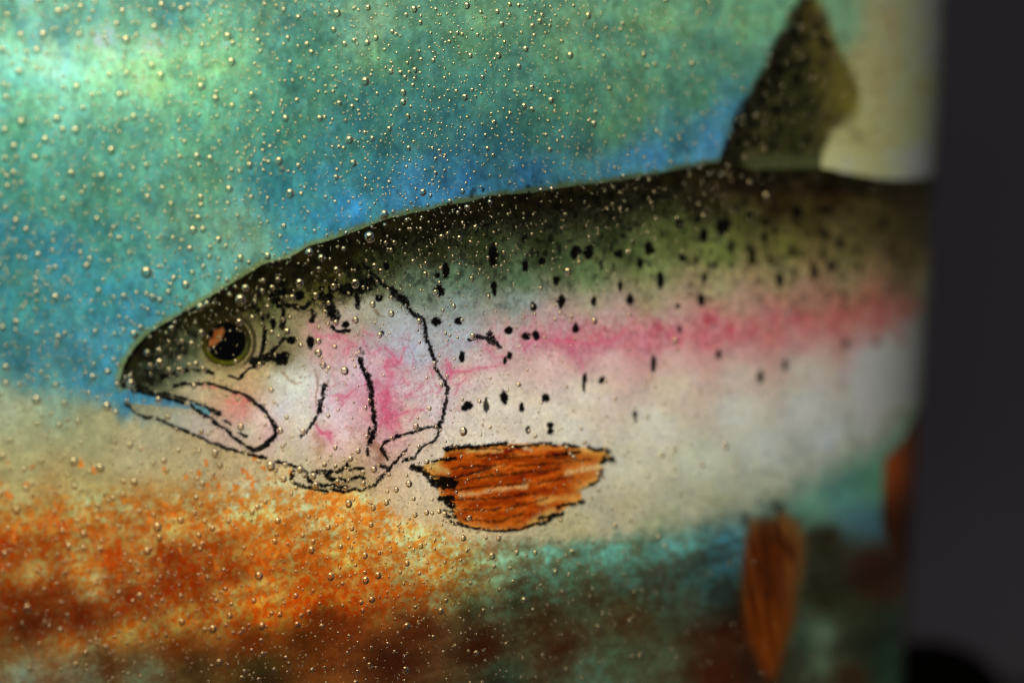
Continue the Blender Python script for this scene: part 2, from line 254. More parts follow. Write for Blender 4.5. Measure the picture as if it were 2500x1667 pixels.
ink(Z7([(1185, 770), (1175, 830), (1215, 880)]), 3, .5); ink(Z7([(1165, 1010), (1160, 1085)]), 3.6, .6)
ink(Z6([(1070, 1180), (1100, 1230)]), 4, .9, .5)
ink(Z7([(680, 270), (660, 330), (650, 390)]), 4, .8); ink(Z7([(665, 440), (620, 500), (605, 580)]), 4.6, .7)
ink(Z7([(590, 600), (560, 660), (530, 720), (480, 800), (400, 880)]), 3.2, .5)
ink(Z4([(1690, 680), (1800, 750), (1850, 900), (1862, 1000), (1858, 1090), (1835, 1200), (1790, 1300)]), 4.6, .4)
ink(Z4([(1740, 1330), (1850, 1300), (1950, 1275), (2080, 1310)]), 9.5, .4)
ink(Z4([(1870, 1350), (1720, 1400), (1640, 1450), (1580, 1515), (1450, 1500)]), 3.8, .4)
ink(Z4([(2090, 1060), (2040, 1110), (1980, 1200), (1890, 1260)]), 4.2, .4)
ink(Z4([(1940, 560), (1980, 650), (2060, 710), (2085, 790), (2090, 870), (2070, 920)]), 5, .4)
ink(Z4([(1030, 1422), (1200, 1435), (1265, 1462)]), 3.2, .5)
ink(Z4([(690, 1500), (820, 1480), (900, 1450), (975, 1420)]), 5.5, .5)
ink(Z4([(560, 1290), (560, 1566)]), 9, .8, .6); ink(Z4([(870, 1100), (930, 1220), (950, 1130)]), 7, .8, .6); ink(Z4([(800, 1290), (860, 1250)]), 6, .8, .5)
ink(Z6([(50, 590), (130, 650), (300, 690), (420, 715), (500, 650)]), 6.5, .5)
ink(Z6([(520, 740), (545, 800), (520, 860)]), 5, .4)
ink(Z6([(700, 620), (750, 720), (790, 830)]), 9, .6)
ink(Z6([(560, 600), (640, 590), (720, 600)]), 8, .6)
ink(Z6([(780, 480), (900, 510), (1050, 470), (1180, 430)]), 12, .6)
ink(Z6([(1040, 540), (1055, 610), (1050, 690)]), 5.5, .6)
ink(Z6([(760, 930), (820, 985), (940, 975)]), 4.4, .6)
ink(Z6([(1050, 250), (1060, 350), (1140, 420)]), 9, .8, .7)
# pectoral fin
ink(Z8([(110, 555), (200, 580), (260, 640), (320, 700), (340, 740)]), 6.5, .5)
ink(Z8([(330, 700), (490, 695)]), 11, .35); ink(Z8([(370, 850), (490, 850)]), 6, .4); ink(Z8([(430, 870), (485, 920)]), 7, .4)
ink(Z8([(420, 375), (560, 365), (700, 355), (850, 335), (1000, 322)]), 4.2, .45); ink(Z8([(480, 350), (700, 345)]), 3, .8)
ink(Z8([(1050, 350), (1150, 345), (1280, 335), (1400, 325), (1480, 345)]), 3.4, .8); ink(Z8([(1550, 335), (1690, 360)]), 3, .6)
ink(Z8([(300, 500), (380, 480), (450, 468), (520, 465)]), 3.6, .4); ink(Z8([(1450, 440), (1560, 425), (1700, 400)]), 2.8, .5)
ink(Z8([(1790, 350), (1850, 390), (1940, 380), (1985, 410)]), 4.4, .6); ink(Z8([(1920, 500), (1960, 465), (2015, 480)]), 6, .5)
ink(Z8([(1910, 570), (1905, 640), (1860, 700), (1800, 715)]), 3, .5); ink(Z8([(1690, 760), (1800, 730)]), 2, .8, .7)
ink(Z8([(1490, 930), (1560, 915), (1650, 900), (1740, 880)]), 3.6, .6); ink(Z8([(1310, 1040), (1430, 1020), (1540, 990)]), 3.4, .6)
ink(Z8([(1210, 1120), (1290, 1090), (1370, 1080), (1420, 1040)]), 4.4, .5)
ink(Z8([(540, 1080), (640, 1120), (760, 1145), (880, 1155), (1000, 1150), (1100, 1150), (1180, 1130)]), 3, .5)
ink(Z8([(420, 1010), (520, 1025)]), 3.4, .7); ink(Z8([(400, 960), (500, 975)]), 2.2, .8); ink(Z8([(470, 1060), (520, 1100)]), 3, .8)
ink(Z8([(280, 620), (420, 650), (560, 640), (700, 600), (860, 555)]), 2.2, .5, .7); ink(Z8([(480, 560), (620, 540), (780, 540), (900, 530)]), 3, .7, .5)
ink(Z8([(640, 370), (900, 375), (1060, 400)]), 2, .7, .5)
ink(Z9([(560, 90), (600, 130)]), 9, .9, .45); ink(Z9([(350, 160), (340, 220)]), 8, .9, .35)
ink(Z(1100, 600, 500, [(220, 1070), (300, 1045), (380, 1060), (440, 1085), (580, 1160)]), 5.5, .6); ink(Z(1100, 600, 500, [(450, 1000), (470, 1080), (500, 1110)]), 7, .6)

for _p in ([(500, 690), (800, 640), (1200, 600), (1520, 570)], [(480, 770), (900, 725), (1300, 700), (1650, 640)], [(520, 860), (900, 845), (1300, 800)], [(560, 960), (900, 955), (1200, 900), (1400, 850)], [(600, 1050), (900, 1065), (1150, 1000)], [(900, 470), (1300, 445), (1700, 480)], [(700, 440), (1100, 430)], [(1100, 540), (1500, 510), (1800, 470)]):
    ink(Z8(_p), 2.0, 1.0, .55)
BROWN = [(Z7([(550, 100), (590, 200), (590, 320), (570, 400), (575, 520)]), 3, .8), (Z7([(180, 130), (270, 220), (340, 270), (400, 250)]), 3.5, .9),
         (Z6([(1240, 740), (1300, 790), (1360, 810)]), 3, .8), (Z7([(1190, 930), (1260, 980), (1340, 1060), (1300, 1160)]), 12, .8), (Z7([(560, 850), (640, 950), (600, 1060)]), 9, .6)]

PINK = [(Z(1100, 600, 500, [(-40, 1300), (0, 1440), (30, 1458), (200, 1440), (330, 1398), (470, 1390), (600, 1360)]), 3.4), (Z(1100, 600, 500, [(0, 1500), (25, 1455)]), 3), (Z(1100, 600, 500, [(400, 1180), (470, 1230), (500, 1280), (620, 1270)]), 2.6),
        (Z(1100, 600, 500, [(850, 1180), (900, 1120), (1060, 1080), (1240, 1090), (1400, 1110)]), 4), (Z(1100, 600, 500, [(1380, 1110), (1420, 1220), (1500, 1330), (1520, 1420)]), 3), (Z(1100, 600, 500, [(1400, 1110), (1700, 1120), (1900, 1060), (1980, 980)]), 4.5), (Z(1100, 600, 500, [(1210, 960), (1225, 1080)]), 3.5),
        (Z6([(1130, 980), (1180, 1020), (1240, 1028)]), 3), (Z6([(1460, 1270), (1530, 1340), (1570, 1220), (1590, 1160)]), 3.4), (Z6([(940, 1240), (960, 1160), (1040, 1150), (900, 1080), (800, 1030)]), 3), (Z6([(1100, 1060), (1160, 1200), (1220, 1240), (1320, 1170)]), 2.4), (Z6([(1360, 1170), (1440, 1230), (1480, 1300)]), 2.6),
        (Z7([(1300, 760), (1420, 640), (1480, 590), (1510, 650), (1530, 780)]), 4), (Z7([(1510, 640), (1620, 580), (1800, 560)]), 2.6), (Z7([(1640, 700), (1720, 590)]), 2.4), (Z7([(1620, 400), (1720, 340), (1800, 280)]), 2.2), (Z7([(830, 455), (890, 440), (1010, 345)]), 3.4), (Z7([(880, 440), (860, 530)]), 2.6),
        (Z7([(2060, 60), (2100, 210), (2140, 130), (2352, 128)]), 3.4), (Z7([(2080, 50), (2145, 130)]), 3), (Z7([(2170, 380), (2210, 280), (2300, 200)]), 3), (Z7([(570, 730), (630, 830), (720, 880), (745, 960)]), 3.4), (Z7([(620, 840), (700, 820)]), 5)]
SPOTS = []   # (x, y, rx, ry, strength)
def spots(fn, lst, s=1.0):
    for t in lst:
        x, y = fn([(t[0], t[1])])[0]; x2, y2 = fn([(t[0] + t[2], t[1] + t[3])])[0]
        SPOTS.append((x, y, x2 - x, y2 - y, t[4] if len(t) > 4 else s))
spots(Z4, [(2160, 1080, 55, 50), (1960, 890, 35, 62), (1902, 810, 20, 38), (2070, 540, 52, 48), (2250, 580, 60, 50), (2100, 1260, 50, 50)])
spots(Z6, [(190, 540, 52, 50), (380, 570, 60, 60), (1380, 230, 42, 50), (1300, 600, 52, 46), (910, 900, 45, 40), (1330, 1000, 25, 30), (510, 1110, 45, 75), (290, 1080, 50, 45), (1980, 520, 70, 75), (1950, 870, 62, 48), (2210, 870, 58, 48), (2060, 280, 45, 95), (1970, 340, 35, 35), (640, 490, 40, 30)])
spots(lambda p: Z(1100, 600, 500, p), [(500, 480, 35, 90), (490, 100, 60, 150), (860, 230, 40, 75), (1210, 400, 42, 60), (950, 700, 42, 62), (1275, 640, 50, 78), (1645, 640, 34, 58), (2060, 620, 46, 60), (1950, 460, 28, 68), (1930, 90, 55, 50), (2180, 200, 35, 70), (1420, 90, 45, 95), (1580, 80, 60, 90), (2290, 50, 60, 60), (130, 1280, 35, 62), (670, 970, 52, 50), (865, 1040, 55, 48), (985, 1030, 44, 56), (1440, 950, 38, 62), (680, 1260, 32, 46), (625, 1320, 20, 48), (2330, 1360, 35, 90), (1550, 1520, 20, 60), (1745, 1530, 35, 35)])
spots(lambda p: Z(1600, 500, 700, p), [(40, 620, 32, 72), (210, 150, 30, 42), (395, 250, 36, 62), (550, 190, 55, 75), (220, 435, 32, 32), (490, 500, 18, 42), (405, 590, 24, 52), (620, 340, 26, 50, .7), (795, 440, 30, 68), (895, 270, 28, 52), (890, 150, 26, 32), (1120, 390, 30, 48), (1140, 540, 26, 32), (1020, 610, 36, 62), (1300, 550, 36, 75), (1445, 500, 40, 52), (1520, 320, 36, 54), (935, 440, 24, 24), (980, 210, 26, 38, .8), (1345, 230, 30, 30, .8), (1370, 420, 26, 38, .8), (185, 830, 24, 24), (375, 780, 30, 62), (200, 1020, 18, 36), (520, 1225, 26, 40), (1065, 1310, 24, 52), (860, 1410, 26, 58), (1550, 740, 30, 42, .6), (1560, 1140, 32, 38, .6), (1820, 1130, 32, 38, .45), (1160, 60, 42, 62), (1400, 40, 52, 42), (1680, 510, 34, 42, .8), (1650, 380, 32, 40, .7), (1870, 150, 40, 60, .7), (340, 120, 24, 30), (600, 150, 30, 40), (770, 90, 26, 40), (1960, 400, 34, 40, .6), (2030, 1110, 30, 40, .3), (870, 780, 26, 40, .3)])
spots(lambda p: [(a * F, b * F) for a, b in p], [(1341, 880, 4, 20), (1382, 875, 7, 7), (1076, 930, 11, 10), (1066, 938, 8, 7), (1117, 932, 7, 17, .8), (1158, 912, 10, 15), (1198, 935, 6, 13), (1253, 913, 9, 11), (1213, 987, 5, 10), (1263, 976, 8, 8), (1264, 990, 8, 8), (1459, 952, 5, 9), (1460, 965, 3, 6, .8),
    (1328, 575, 9, 12), (1490, 570, 10, 18), (1660, 520, 8, 10), (1755, 545, 8, 10), (1900, 540, 9, 12, .7), (1245, 600, 8, 10)])
# a few sprayed spots along the back and on the dorsal fin
_r = random.Random(5)
for _ in range(150):
    x = _r.uniform(1150, 2240); y = _r.uniform(455, 650) + (x - 1330) * .01
    SPOTS.append((x, y, _r.uniform(2.5, 8), _r.uniform(4, 13), _r.uniform(.35, .85)))
for _ in range(75):
    t = _r.uniform(0, 1); x = 1800 + t * 200 + _r.uniform(-50, 80); y = 380 - t * 330 + _r.uniform(-30, 30)
    SPOTS.append((x, y, _r.uniform(5, 11), _r.uniform(7, 15), -_r.uniform(.5, .9)))   # negative: only on the dorsal fin

def paint(X, Y):
    """the colours the painted wall shows (sRGB 0..1, as lit) and the part ids"""
    X = X.copy(); Y = Y.copy()
    # --- part masks
    body = inside(BODY, X, Y); dors = inside(DORSAL, X, Y) & ~body
    pect = inside(PECT, X, Y); pelv = inside(PELV, X, Y); anal = inside(ANAL, X, Y) & ~body
    gill = inside(GILL, X, Y) & body; jaw = inside(JAW, X, Y)
    ex, ey = EYE_C; er = np.hypot((X - ex), (Y - ey)); eye = er < EYE_R
    # --- washes read through a wobbling brush
    wx = fbm(X, Y, 90, 4, 1) * 26; wy = fbm(X, Y, 90, 4, 2) * 26
    water = shepard(WATER, X + wx, Y + wy)
    bed = shepard(BED, X + wx * .9, Y + wy * .7)
    n1 = fbm(X, Y, 60, 5, 3, .62); n2 = fbm(X, Y * .7, 26, 4, 4, .65); n3 = fbm(X, Y, 130, 3, 5); n4 = fbm(X, Y * .35, 9, 3, 6)
    n5 = fbm(X, Y, 15, 4, 7, .68)
    wl = 1 + .13 * n1 + .20 * n2 + .05 * n3 + .10 * n4 + .17 * n5
    water = water * wl[..., None]
    hue = .4 * n3 + .9 * fbm(X, Y, 36, 4, 8, .65)
    far = sstep(2010, 1900, X)[..., None]
    water = water * (1 + (np.stack([.16 * hue, .05 * hue, -.10 * hue], -1)) * far)
    # pale puffs and blue drops in the wash
    puff = sstep(.22, .75, fbm(X, Y, 38, 5, 11, .66)) * .40
    water = lerp(water, water * .7 + np.array([150, 190, 170]) * .45, puff * far[..., 0])
    blue = sstep(.2, .7, fbm(X, Y, 30, 5, 12, .66)) * .26
    water = water * (1 - blue[..., None] * np.array([.26, .09, .02]) * far)
    wm = water.mean(-1, keepdims=True); water = (water + (wm - water) * .10) * np.array([1.03, 1.0, .93])
    painted_glow = np.exp(-(((X - 480) / 330) ** 2 + ((Y - 190) / 120) ** 2)); water = water * (1 + painted_glow[..., None] * np.array([.06, .05, -.03]))  # yellow-green glow of the bright corner, put into the wash colour
    # --- river bed: mottled glaze granules
    stx = X * .16 + Y * .05; sty = Y + .20 * X
    streak = fbm(stx, sty, 46, 4, 23, .6) + .5 * fbm(X * .3, sty, 20, 3, 24, .6)
    warm = sstep(1120, 1260, Y) * sstep(1500, 1200, X)
    bed = bed * (1 + (.24 * streak * warm + .16 * streak * (1 - warm) * sstep(1120, 1260, Y))[..., None] * np.array([.85, 1.1, 1.15]))
    wlk = worley(X + 6 * n2, Y + 6 * n1, 15, 2); wl2 = worley(X + 4 * n1, Y + 4 * n2, 8.5, 4)
    wob = fbm(X, Y, 12, 3, 27)
    b1 = worley(X + 8 * wob, Y + 8 * n5, 24, 14); b2 = worley(X + 5 * wob, Y + 5 * n5, 13, 15)
    cell2 = (.50 - b1[0]) * (b1[2] > .45) + .8 * (.45 - b2[0]) * (b2[2] > .5)
    gr = .75 * fbm(X, Y, 15, 4, 21, .78) - .75 * cell2 + .24 * streak + .25 * fbm(X, Y, 40, 3, 22)
    cell = (.55 - wlk[0]) * (wlk[2] > .35) + .6 * (.5 - wl2[0]) * (wl2[2] > .4)
    m = np.clip(.50 - 1.35 * gr + .75 * cell, 0, 1)       # 1 orange granule, 0 bare cream
    w_or = sstep(1165, 1290, Y + .06 * X + 20 * n1) * sstep(1230, 1080, X - (Y - 1300) * .15) * sstep(1660, 1560, Y + .10 * X - 40 * n3)
    w_or = w_or * (.55 + .45 * sstep(70, 150, bed.max(-1)))
    lit = bed * np.array([1.0, 1.24, 1.42]) + np.array([0, 9, 8]); red = bed * np.array([1.06, .74, .30])
    speck = lerp(red * 0 + lit, red, m)
    bed = lerp(bed, speck, w_or * .95)
    w_te = np.clip(sstep(1240, 1330, Y - 8 * n1) * sstep(980, 1180, X) + sstep(1590, 1630, Y + .02 * X + 30 * n1) * sstep(900, 300, X), 0, 1) * sstep(2150, 1900, X)
    gr2 = fbm(X, Y, 16, 4, 25, .8) + .35 * streak
    m2 = np.clip(.46 + 1.7 * gr2, 0, 1)
    te = bed * np.array([1.06, 1.24, 1.32]) + np.array([2, 6, 5]); br = bed * np.array([.92, .62, .48])
    bed = lerp(bed, lerp(br, te, m2), w_te * (.62 - .22 * sstep(1430, 1520, Y)))
    dots = worley(X + 9 * fbm(X, Y, 14, 2, 45), Y * .62 + 9 * fbm(X, Y, 14, 2, 46), 27, 9)
    dens = sstep(1080, 1230, Y + .10 * X) * .34 + .03
    dd = sstep(.27, .19, dots[0] + .07 * n4) * (dots[2] < dens) * sstep(1500, 1300, Y) * sstep(960, 880, X) * (Y > 1090)
    bed = lerp(bed, np.array([205, 108, 30]) * np.ones_like(bed), dd * .8)
    bed = bed * (1 + .10 * n2 + .06 * n4 + .12 * n5)[..., None]
    # water meets sand
    edge = 968 + 22 * n1 + 16 * n2 + 55 * np.exp(-((X - 305) / 34) ** 2) + 34 * sstep(330, 350, X) * sstep(520, 470, X) + sstep(250, 0, X) * -22
    t = sstep(-34, 40, Y - edge + 26 * n2)
    bg = lerp(water, bed, t)
    sea = (Y < edge)
    # soft green bloom round the back
    dt, _ = dist_line(TOP, X, Y, 210)
    above = ~body & ~dors
    fr = sstep(19, 1, dt + 7 * n2 + 4 * n4) * above * (Y < 1000) * sstep(2020, 1980, X)
    bg = lerp(bg, np.stack([112 + 16 * n1, 120 + 16 * n1, 66 + 10 * n1], -1) * (1 - .42 * sstep(700, 1300, X))[..., None], fr * .85)
    # --- fish
    fw = fbm(X, Y, 40, 3, 31); fv = fbm(X, Y * .30, 11, 4, 32, .6); fs = fbm(X, Y, 9, 3, 33, .7)
    fish = shepard(FISH, X + fw * 14, Y + fbm(X, Y, 40, 3, 34) * 14 + 6 * fv, 3.6, 12)
    lum = fish.mean(-1)
    mid = sstep(190, 60, lum)
    ft = fbm(X, Y, 15, 4, 30, .7)
    fish = fish * (1 + mid * (.16 * fv + .16 * fs + .26 * ft) + (1 - mid) * (.03 * fw + .05 * fbm(X, Y, 22, 3, 39) + .05 * fs))[..., None]
    fish = fish * (1 + .045 * fbm(X, Y, 30, 4, 35)[..., None] * np.array([.6, .2, -1.]))
    fm = fish.mean(-1, keepdims=True); fish = fish + (fm - fish) * .10 * sstep(70, 130, lum)[..., None]; fish = fish * (1 + (mid * .06)[..., None] * np.array([1, .8, -1.5]))
    # dark feathering down from the back line
    pw_ = (vnoise(X / 2.8, Y / 3.6, 83) > .62 + .30 * sstep(20, 200, dt) + .12 * ft) * body * (lum < 150) * (Y < 800)
    fish = fish * (1 - .55 * pw_)[..., None]
    depth = np.interp(X, [290, 360, 430, 500, 560, 620, 700, 790, 880, 960, 1100, 1400, 1800, 2250], [30, 46, 44, 66, 78, 70, 88, 100, 84, 70, 54, 46, 42, 54])
    cl = fbm(X, Y, 34, 4, 36, .6)
    bk = sstep(1.22, .62, dt / depth + .55 * cl + .22 * fv + .22 * fs + .25 * ft) * body * (Y < 950)
    fish = lerp(fish, np.stack([23 + 16 * cl + 12 * ft, 19 + 14 * cl + 11 * ft, 8 + 4 * cl], -1), bk * .9)
    snout = body * sstep(520, 420, X + .25 * (Y - 800)) * sstep(950, 925, Y)
    sn = sstep(.0, .45, fbm(X, Y, 24, 4, 37, .6) + .15)
    fish = lerp(fish, np.stack([26 + 0 * X, 25 + 0 * X, 14 + 0 * X], -1), snout * sn * .8)
    dk = sstep(.05, .5, fbm(X, Y, 18, 4, 38, .65)) * body * sstep(160, 100, lum) * (Y < 760)
    fish = fish * (1 - .38 * dk)[..., None]
    stripe = np.exp(-((Y - (822 - (X - 1300) * .05)) / 48) ** 2) * sstep(1050, 1250, X)
    gn = fbm(X, Y * .55, 8, 3, 46, .75) + .6 * fbm(X, Y * .8, 20, 3, 47, .7)
    fish = fish * (1 - (.22 * np.clip(gn, -.5, 1) * stripe)[..., None] * np.array([.35, 1.25, 1.05]))
    pale = sstep(.1, .7, fbm(X, Y * .8, 18, 4, 42, .68)) * np.exp(-((Y - (800 - (X - 1300) * .05)) / 90) ** 2) * sstep(1050, 1250, X)
    fish = lerp(fish, fish * .55 + np.array([95, 80, 68]) * (lum / 150)[..., None], pale * .55)
    # pink veins: scale edges in the stripe and on the gill plate
    v1 = worley(X + 22 * fw + 6 * fs, Y + 22 * cl + 6 * fs, 50, 6); v2 = worley(X + 6 * fs, Y + 8 * fw, 24, 8)
    vein = sstep(.075, .0, v1[1] - v1[0]) * (v1[2] > .25)
    vein2 = sstep(.16, .0, v2[1] - v2[0]) * (v2[2] > .3)
    cheek = np.exp(-((Y - 935) / 110) ** 2) * sstep(740, 800, X) * sstep(1180, 1060, X)
    pk = np.clip(vein * (cheek * .75 + .45 * np.exp(-((Y - 860) / 70) ** 2) * sstep(1060, 1100, X) * sstep(1500, 1200, X)) + vein2 * stripe * .45, 0, 1)
    fish = lerp(fish, np.stack([195 + 0 * X, 85 + 0 * X, 110 + 0 * X], -1), pk * .72 * body)
    blot = sstep(.05, .6, fbm(X, Y * .7, 22, 4, 41, .68)) * stripe
    fish = lerp(fish, fish * np.array([.95, .66, .76]), blot * .95)
    for cx_, cy_, rx_, ry_, a_ in [(943, 985, 15, 60, .95), (957, 1035, 15, 30, .6), (948, 905, 12, 26, .8), (962, 885, 22, 9, .6), (985, 1010, 26, 10, .4), (800, 1060, 17, 13, .8), (838, 968, 26, 7, .6), (805, 822, 48, 8, .55), (770, 805, 14, 22, .35), (855, 850, 8, 20, .4), (1010, 965, 30, 5, .35)]:
        g = np.exp(-(((X - cx_ + 22 * cl + 8 * fs + 8 * ft) / rx_) ** 2 + ((Y - cy_ + 14 * fw + 6 * fs) / ry_) ** 2) * 1.2)
        g = sstep(.03, .95, g * (1 + .5 * fs + .5 * ft))
        fish = lerp(fish, np.stack([202 + 8 * fs, 84 + 20 * fs, 112 + 16 * fs], -1), g * a_ * .85)
    cz = worley(X + 16 * fw + 5 * fs, Y + 16 * cl, 42, 12)
    fish = fish * (1 - .16 * (sstep(.07, 0, cz[1] - cz[0]) * (cz[2] > .45) * sstep(560, 620, X) * sstep(1250, 1150, X) * sstep(90, 150, lum))[..., None] * np.array([.6, 1, 1.2]))
    sm_ = sstep(.35, .8, fbm(X, Y, 13, 4, 44, .7)) * sstep(100, 150, lum) * .16
    fish = fish * (1 - sm_)[..., None]
    for pts, w in PINK:
        d, _ = dist_line(smooth(pts), X + 2.5 * fbm(X, Y, 14, 2, 48), Y + 2.5 * fs, 40)
        fish = lerp(fish, np.stack([196 + 8 * fs, 88 + 20 * fs, 114 + 10 * fs], -1), (sstep(w * 1.4, w * .1, d + 1.6 * fs) * (.40 + .25 * ft) + sstep(w * 7, 0, d) * .16) * sstep(70, 130, lum))
    # blood in the jaw
    jr = sstep(.05, .6, fbm(X, Y, 20, 3, 43, .6)) * jaw * sstep(470, 520, X) * sstep(1030, 990, Y)
    fish = lerp(fish, np.stack([208 + 0 * X, 98 + 0 * X, 88 + 0 * X], -1), jr * .55)
    for pts, w, a in BROWN:
        d, _ = dist_line(pts, X, Y, 40)
        fish = lerp(fish, fish * np.array([.72, .60, .50]), sstep(w * 1.5, w * .2, d + 2.5 * fs) * a * .8)
    gap = inside(Z5([(985, 610), (1100, 645), (1235, 715), (1235, 765), (1150, 745), (1060, 695)]), X, Y)
    fish = lerp(fish, np.array([92, 142, 150]) * np.ones_like(fish), gap * .9)
    # eye
    a_ = np.arctan2(Y - ey, X - ex)
    er2 = er + 1.6 * fs + 1.2 * fw
    iris = np.stack([54 + 26 * np.sin(a_) + 26 * fs, 54 + 24 * np.sin(a_) + 26 * fs, 17 + 8 * np.cos(a_) + 4 * fs], -1)
    eyec = lerp(iris, np.array([40, 34, 14]) * np.ones_like(iris), sstep(54, 58, er2) * sstep(66, 60, er2) * .75)
    eyec = lerp(eyec, np.array([38, 32, 12]) * np.ones_like(iris), sstep(.45, -.5, np.sin(a_)) * .92)
    tan = np.stack([128 + 20 * fs, 112 + 20 * fs, 68 + 10 * fs], -1)
    fish = lerp(fish, tan, sstep(82, 66, er2) * sstep(-.5, .35, np.sin(a_ + .5)) * .75)
    fish = lerp(fish, eyec, sstep(63, 59, er2))
    fish = lerp(fish, np.array([22, 18, 8]) * np.ones_like(fish), sstep(7, 1.5, np.abs(er2 - 70)) * sstep(.2, .9, np.cos(a_ + .1)) * .7)
    fish = lerp(fish, np.array([5, 6, 4]) * np.ones_like(fish), sstep(48.5, 45, np.hypot((X - ex) * .98, (Y - ey) * 1.0) + .8 * fs))
    gl = Z4([(1210, 1155), (1222, 1085), (1262, 1040), (1272, 965), (1320, 950), (1385, 928), (1408, 990), (1360, 1080), (1290, 1150)])
    gd, _ = dist_line(gl, X, Y, 30, True); glm = sstep(-2.5, 4.5, np.where(inside(gl, X, Y), gd, -gd) + 2.5 * fs)
    fish = lerp(fish, np.stack([186 + 60 * fs, 106 + 60 * fs, 48 + 50 * fs], -1), glm * .72)
    # --- fins
    st = fbm(X * .22, Y + (X - 1250) * .16 + 9 * fbm(X, Y, 60, 3, 52), 12, 4, 51, .66)
    pc = np.stack([156 + 80 * st, 62 + 66 * st, 7 + 34 * np.maximum(st, 0)], -1) * (1 + .16 * n5)[..., None]
    yel = np.clip(sstep(1330, 1470, X) * .5 + sstep(1100, 1050, X) * .7 + sstep(22, 4, dist_line(PECT, X, Y, 60, True)[0]) * .5 + .3 * n1, 0, 1)
    pc = lerp(pc, np.stack([198 + 25 * st, 140 + 40 * st, 62 + 40 * st], -1), yel)
    for pts, w, c in [(Z8([(560, 810), (760, 790), (900, 765), (1050, 745), (1180, 725)]), 7, (215, 175, 115)), (Z8([(700, 620), (850, 560), (980, 530)]), 4, (190, 150, 85)), (Z8([(1590, 600), (1740, 570), (1900, 540)]), 7, (212, 185, 130)), (Z8([(1150, 350), (1240, 390)]), 6, (205, 185, 140)), (Z8([(1330, 870), (1500, 850), (1640, 840)]), 12, (205, 160, 80)), (Z8([(620, 400), (960, 390)]), 5, (200, 165, 95)), (Z8([(1240, 1080), (1450, 960)]), 12, (190, 165, 95)), (Z8([(300, 530), (450, 600)]), 8, (190, 160, 95)),
                      (Z8([(1060, 590), (1140, 620)]), 7, (95, 35, 5)), (Z8([(620, 760), (820, 690), (1000, 680)]), 9, (140, 50, 5)), (Z8([(680, 890), (850, 900), (1050, 880)]), 11, (135, 48, 5)), (Z8([(1100, 470), (1400, 500), (1650, 450)]), 9, (140, 55, 8)), (Z8([(800, 1030), (960, 1040)]), 10, (150, 62, 5))]:
        d, _ = dist_line(pts, X, Y, 50)
        pc = lerp(pc, np.array(c) * np.ones_like(pc), sstep(w * 1.5, 0, d + 6 * fw + 6 * st + 4 * fs) * .7)
    pw = sstep(-2, 5, np.where(pect, dist_line(PECT, X, Y, 60, True)[0], -9) + 2 * fs)
    fish = lerp(fish, pc, pw)
    db, _ = dist_line(BELLY[19:], X, Y, 80)
    sdb = np.where(body, db, -db)
    wdt = 22 + 26 * sstep(1500, 1800, X)
    fa = np.where((db < 75) & (X > 890), sstep(-1, 1, (sdb + 20 * n2 + 12 * n5) / wdt), body * 1.0)
    fa = np.where(pect, 1, fa)
    col = lerp(bg, fish, fa)
    sv = fbm(X + (Y) * .55, Y * .25, 12, 4, 55, .6)
    sm = fbm(X, Y, 26, 4, 56, .65)
    dc = np.stack([40 + 26 * sv + 26 * sm, 38 + 22 * sv + 24 * sm, 18 + 10 * sv + 8 * sm], -1)
    dd0, _ = dist_line(DORSAL[1:-2], X, Y, 60)
    dd0 = np.minimum(dd0, 60)
    olive = np.clip(sstep(1950, 2080, X + 20 * n1 - (Y - 200) * .1) + sstep(110, 0, Y) * .8, 0, 1)
    dc = lerp(dc, np.stack([84 + 26 * sv + 24 * sm, 74 + 18 * sv + 26 * sm, 30 + 10 * sv], -1), olive * .75)
    dc = lerp(dc, np.array([22, 18, 10]) * np.ones_like(dc), sstep(1850, 1780, X - (380 - Y) * .45) * .8)
    dc = lerp(dc, np.array([60, 64, 38]) * np.ones_like(dc), sstep(365, 395, Y) * sstep(1800, 1850, X) * .8)
    sd = np.where(dors, dd0, -dd0) + 12 * n2 + 6 * n5
    dw = sstep(-13, 13, sd) * (Y < 420) * (~body)
    col = lerp(col, dc, dw)
    pv = fbm(X - (Y - 1260) * .16, Y * .12, 12, 4, 57, .6)
    pvc = np.stack([88 + 64 * pv, 38 + 38 * pv, 10 + 12 * pv], -1) * (1 + .2 * n5)[..., None]
    pvc = lerp(pvc, np.stack([112 + 40 * pv, 74 + 30 * pv, 34 + 14 * pv], -1), np.clip(sstep(1345, 1265, Y) * .7 + sstep(1900, 1960, X + (Y - 1300) * .10) * .7, 0, 1))
    pvc = lerp(pvc, np.stack([112 + 20 * pv, 47 + 12 * pv, 7 + 4 * pv], -1), sstep(1440, 1520, Y) * .6)
    for pts, w in [(Z9([(460, 330), (500, 480), (520, 640), (540, 760)]), 7), (Z9([(580, 250), (640, 380), (690, 480)]), 7)]:
        d, _ = dist_line(pts, X, Y, 40); pvc = lerp(pvc, np.array([45, 14, 5]) * np.ones_like(pvc), sstep(w * 1.6, 0, d) * .8)
    dp, _ = dist_line(PELV, X, Y, 60, True)
    col = lerp(col, pvc * .76, sstep(-18, 20, np.where(pelv, dp, -dp) + 3 * n2))
    av = fbm(X, Y * .2, 16, 3, 59)
    ac = np.stack([82 + 20 * av, 33 + 12 * av, 9 + 4 * av], -1) * (1 - .62 * sstep(1130, 1300, Y))[..., None] * (1 - .5 * sstep(2180, 2225, X))[..., None]
    ac = ac * (.45 + .55 * sstep(980, 1080, Y))[..., None]
    ac = lerp(ac, np.array([96, 70, 40]) * np.ones_like(ac), sstep(2172, 2158, X) * sstep(1240, 1160, Y) * .7)
    da, _ = dist_line(ANAL, X, Y, 60, True)
    col = lerp(col, ac, sstep(-6, 6, np.where(anal, da, -da)))
